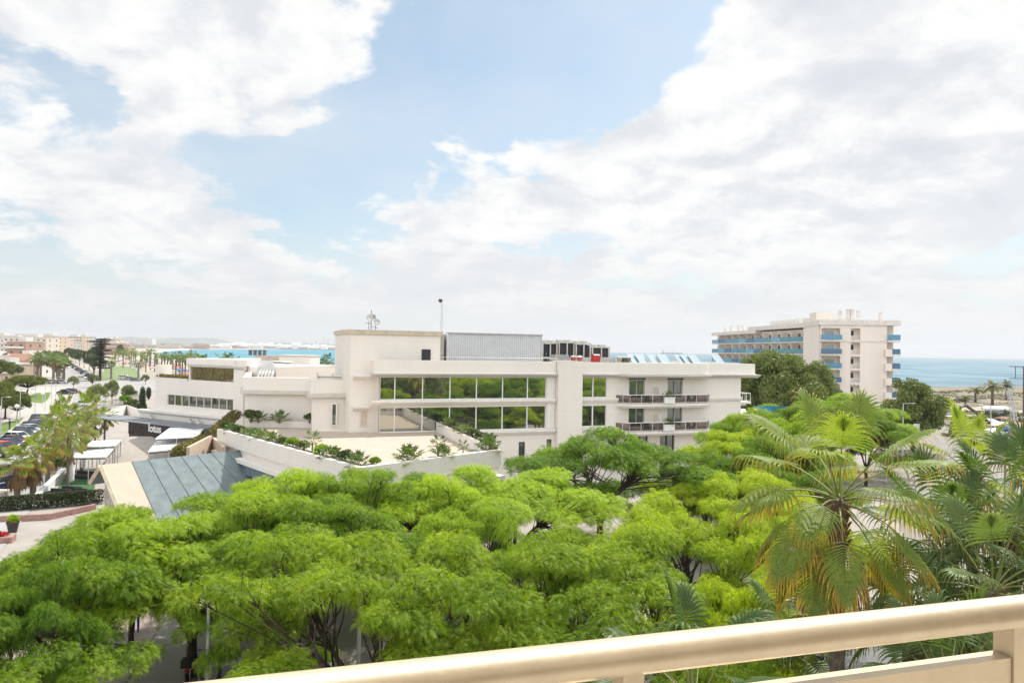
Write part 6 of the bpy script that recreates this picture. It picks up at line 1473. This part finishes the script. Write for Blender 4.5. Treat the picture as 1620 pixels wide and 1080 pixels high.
block(40, 585, 10, 14, 15, cc_['brick'], 'narrow brown-red building behind the white side wall', 0, 4, group='houses near the promenade')
block(72, 577, 14, 8, 4, cc_['cream'], 'low cream kiosk building at the end of the wide promenade', 0, 1, group='houses near the promenade')
for px, w_, h, c, Y, lb in [(-2, 30, 19, 'cream', 520, 'cream apartment block at the far left'), (18, 34, 17, 'white', 500, 'long pale block with balcony bands, left of the mast'), (34, 26, 19, 'tan', 560, 'tan block beside the pale long one'), (50, 30, 18, 'cream', 480, 'cream block with stacked balconies left of the brick one'), (66, 26, 20, 'brick', 640, 'brick-red block left of the avenue'), (79, 22, 20, 'ochre', 600, 'ochre block left of the avenue'), (90, 24, 18, 'pink', 660, 'pink block closing the avenue'),
                       (104, 22, 16, 'grey', 700, 'grey block at the end of the avenue'), (118, 26, 22, 'tan', 820, 'tan block behind the avenue trees'), (131, 24, 23, 'grey', 860, 'dark grey block left of the conifer'), (170, 26, 20, 'tan', 900, 'tan block right of the conifer'), (180, 20, 22, 'pink', 1000, 'pinkish block near the beach palms'), (190, 16, 16, 'cream', 980, 'small cream block near the beach palms')]:
    block(px, 0, w_, 14, h, cc_[c], lb, 0, Y=Y)
rnd = random.Random(31); ks = list(cc_); FAR = []
def nth(i): return ord_[i] if i < len(ord_) else f'{i+1}{ {1: "st", 2: "nd", 3: "rd"}.get((i+1) % 10 if (i+1) % 100 not in (11, 12, 13) else 0, "th")}'
for i in range(95):
    px = rnd.uniform(-20, 225) if i < 70 else rnd.uniform(190, 330); Y = rnd.uniform(760, 2300) if i < 70 else rnd.uniform(2300, 3400)
    g0 = at(px, 560, Y)
    if px > 196 and Y < 2300: continue
    c = rnd.choice(ks); nm = {'cream': 'cream', 'white': 'white', 'brick': 'brick-red', 'pink': 'pinkish', 'grey': 'grey', 'tan': 'tan', 'ochre': 'ochre'}[c]
    w_, h = rnd.uniform(14, 40), rnd.uniform(7, 20) if Y < 2300 else rnd.uniform(6, 18)
    bb = block(px, 0, w_*(1 if Y < 2300 else 1.8), rnd.uniform(12, 18), h, cc_[c], f'{nm} block among the distant roofs of the bay town', rnd.uniform(-.2, .2), max(2, int(h/4)), 'flat' if rnd.random() < .7 else 'hip', Y=Y, sash=False); FAR.append((px, nm, bb))
for nm in sorted({f[1] for f in FAR}):
    for i, f in enumerate(sorted((f for f in FAR if f[1] == nm), key=lambda f: f[0])): f[2]['label'] = f'{nth(i)} {nm} block from the left among the distant roofs of the bay town'
block(231, 0, 60, 30, 34, cc_['white'], 'large white tower block on the far beach', 0, 8, Y=2600)
# harbour tanks
FT = []; FS = []; TK = M('tank_white', (.78, .79, .80), .6)
rnd = random.Random(8)
for i in range(30):
    px = 350+i*6.6+rnd.uniform(-3, 3) if i < 27 else 545+i*2; Y = rnd.uniform(3300, 4300); p = at(px, 550, Y); r = rnd.uniform(14, 30); h = rnd.uniform(12, 24)
    root = thing('storage_tank', 'pale cylindrical storage tank in the hazy harbour across the bay', 'tank', (p.x, p.y, 0), 0, 'storage tanks across the bay')
    FT.append((px, root)); m = MB(); m.lathe([(r, 0), (r, h)], 18); m.build('shell', TK, root); m = MB(); m.lathe([(r, h+.02), (r*.7, h+r*.25), (.5, h+r*.34)], 18); m.build('dome', TK, root)
for i in range(34):
    px = 300+i*7.2; Y = rnd.uniform(3250, 3900); p = at(px, 550, Y)
    if px > 545: break
    h = rnd.uniform(8, 22); w_ = rnd.uniform(30, 80); root = thing('harbour_shed', 'low industrial shed in the hazy harbour across the bay', 'shed', (p.x, p.y, 0), 0, 'sheds across the bay')
    FS.append((px, root)); m = MB(); m.box(-w_/2, w_/2, -10, 10, 0, h*.7); m.build('wall', cc_[ks[i % 7]], root); m = MB(); m.prof([(-10.5, h*.7), (10.5, h*.7), (0, h)], -w_/2-.5, w_/2+.5); m.build('roof', GREYST, root)
for LL, tx in ((FT, 'pale storage tank from the left in the hazy harbour across the bay'), (FS, 'low industrial shed from the left in the hazy harbour across the bay')):
    for i, (px, o_) in enumerate(sorted(LL, key=lambda f: f[0])): o_['label'] = f'{nth(i)} {tx}'
for i, px in enumerate((533, 537, 519, 500, 512, 484)):
    p = at(px, 550, 3700); h = (110, 80, 60, 50, 70, 45)[i]; m = MB()
    for s_ in (-1, 1): m.tube([(p.x+s_*h*.09, p.y, 0), (p.x+s_*2, p.y, h)], 1.2, 4)
    for k in range(5): z = h*(k+.5)/5.5; m.tube([(p.x-h*.09*(1-z/h)-1, p.y, z), (p.x+h*.09*(1-z/h)+1, p.y, z+h*.06)], .9, 4)
    tag(m.build('harbour_pylon', GREYST), ['tallest hazy pylon just left of the tower', 'second hazy pylon by the tower', 'hazy crane frame across the bay', 'short hazy crane frame across the bay', 'medium hazy crane frame', 'smallest hazy crane frame on the far shore'][i], 'pylon')
m = ring([(-1020, 3000), (-700, 3150), (-330, 3220)], 12, -.2, 3.5); tag(m.build('breakwater', M('rock', (.30, .29, .27), .95, var=.3, vs=.1)), 'long low breakwater closing the far side of the bay', 'breakwater')
p = at(42, 532, 700); p0 = Vector((p.x, p.y, 0)); m = MB(); m.tube([p0, p], .35, 5); m.tube([(p.x-3, p.y, p.z), (p.x+5, p.y, p.z-.3)], .35, 4); m.tube([p-Vector((0, 0, 2)), (p.x+4, p.y, p.z-.4)], .2, 4); tag(m.build('floodlight_mast', DKMET), 'thin mast with crossbar over the far left roofs', 'mast')
# beach furniture dots
rnd = random.Random(5); ps = thing('beach_parasol', 'small parasol among many on the crowded beach behind the sports pitch', 'parasol', (0, 0, 0), 0, 'parasols on the beach')
m = MB(); m.tube([(0, 0, 0), (0, 0, 2.2)], .03, 4); m.build('pole', WHITE, ps); m = MB(); m.lathe([(1.5, 1.9), (1.0, 2.25), (.05, 2.5)], 8); m.build('canopy', M('parasol_red', (.5, .14, .12), .8), ps)
for i in range(60):
    px = rnd.uniform(190, 300); gy = 572+(px-190)*.2+rnd.uniform(-6, 8); p = gnd(px, gy); q = place(ps, (p.x, p.y, 0), 0, rnd.uniform(1, 1.5))
    if i % 3: setmat(q, 'canopy', (WHITE, M('parasol_blue', (.1, .2, .4), .8), M('parasol_tan', (.5, .4, .3), .8))[i % 3])
# ship
p = at(1063, 557, 6000); s_ = thing('cargo_ship', 'hazy cargo ship on the horizon above the solar panels', 'ship', (p.x, p.y, -.3), 0)
m = MB(); m.add([(-95, 0, 12), (-88, 0, 0), (85, 0, 0), (97, 0, 14), (-95, 16, 12), (-88, 16, 0), (85, 16, 0), (97, 16, 14)], [(0, 1, 2, 3), (7, 6, 5, 4), (0, 3, 7, 4), (0, 4, 5, 1), (3, 2, 6, 7)]); m.build('hull', M('ship_grey', (.20, .23, .27), .7), s_)
m = MB(); m.box(-85, -68, 3, 13, 12, 34); m.box(20, 26, 5, 11, 14, 30); m.box(-30, 15, 3, 13, 13, 18); m.box(50, 55, 5, 11, 14, 26); m.build('superstructure', GREYST, s_)

# ================================================================== OUR OWN SIDE: balcony railing and hotel
BR_ = M('champagne_paint', (.66, .55, .38), .36, .35, var=.05, vs=14, bump=.03, bs=60, spec=.5)
# rail axis passes (.081,.97) and (.885,1.18)
def rx(x): return 1.10+x*.28
RL = thing('balcony_railing', 'champagne-coloured metal balcony railing crossing the lower right corner', 'railing', (.081, 1.1227, 13.45))
rz_ = CAMZ-.512
m = MB(); n = 24; dirr = Vector((1, .28, 0)).normalized(); per = Vector((-dirr.y, dirr.x, 0))
for x in (-1.3, 2.2):
    c = Vector((x, rx(x), rz_))
    for k in range(n): a = 2*PI*k/n; m.v.append(tuple(c+per*.034*math.cos(a)+Vector((0, 0, .030*math.sin(a)))))
for k in range(n): k2 = (k+1) % n; m.f.append((k, k2, k2+n, k+n))
m.f += [tuple(range(n)), tuple(range(2*n-1, n-1, -1))]; m.build('handrail', BR_, RL, True)
FR = frame(.081, 1.1227, math.atan(.28))
def sx(px): # station along the rail for a pixel column
    d = ray(px, 1050); k = d.x/d.y; x = k*1.10/(1-k*.28); return (x-.081)/dirr.x
m = MB(); a, b = sx(994), sx(1601.5)
m.box(-1.6, b-.025, -.018, .018, rz_-.155, rz_-.082, FR); m.build('lower_bar', BR_, RL)
for c, w_ in ((a, .019), (b, .0235)):
    m = MB(); m.box(c-w_, c+w_, -.022, .022, 13.45, rz_-.02, FR); m.build('post', BR_, RL)
m = MB(); m.box(b+.025, 2.4, -.018, .018, rz_-.155, rz_-.082, FR); m.build('lower_bar', BR_, RL)
# the resort building we stand in (seen only as a reflection in the mirror windows)
OB_ = thing('resort_building', 'cream resort building with balconies we look out from', 'building', (0, -2, 0)); F5 = frame(0, 0, math.atan(.271))
m = MB(); m.box(-60, 45, -18, -1.4, 0, 19, F5); m.build('wall', cc_['tan'], OB_)
m = MB(); m.box(-60.5, 45.5, -18.5, -.9, 19, 19.6, F5); m.build('roof', GREYST, OB_)
for f in range(6):
    z = .4+f*3.25; m = MB()
    if z-.1 < 14: m.box(-59, 44, -1.39, 1.1, z-.35, z-.05, F5); m.build('balcony', PLASTERL, OB_)
    for i in range(16): x = -58+i*6.4; mw = MB(); mw.box(x, x+2.6, -1.4, -1.36, z+.1, z+2.3, F5); mw.build('window', WINGL, OB_)
# ================================================================== AIR
hm = bpy.data.materials.new('haze_air'); hm.use_nodes = True; t = hm.node_tree; t.nodes.clear()
o = t.nodes.new('ShaderNodeOutputMaterial'); v = t.nodes.new('ShaderNodeVolumePrincipled')
v.inputs['Color'].default_value = (.93, .96, 1, 1); v.inputs['Density'].default_value = HAZE
v.inputs['Anisotropy'].default_value = .2
t.links.new(v.outputs[0], o.inputs['Volume'])
m = MB(); m.box(-20500, 17000, -3500, 16000, -2, 260); hz_ = m.build('haze', hm); tag(hz_, 'pale sea haze over the bay', 'haze', kind='stuff')
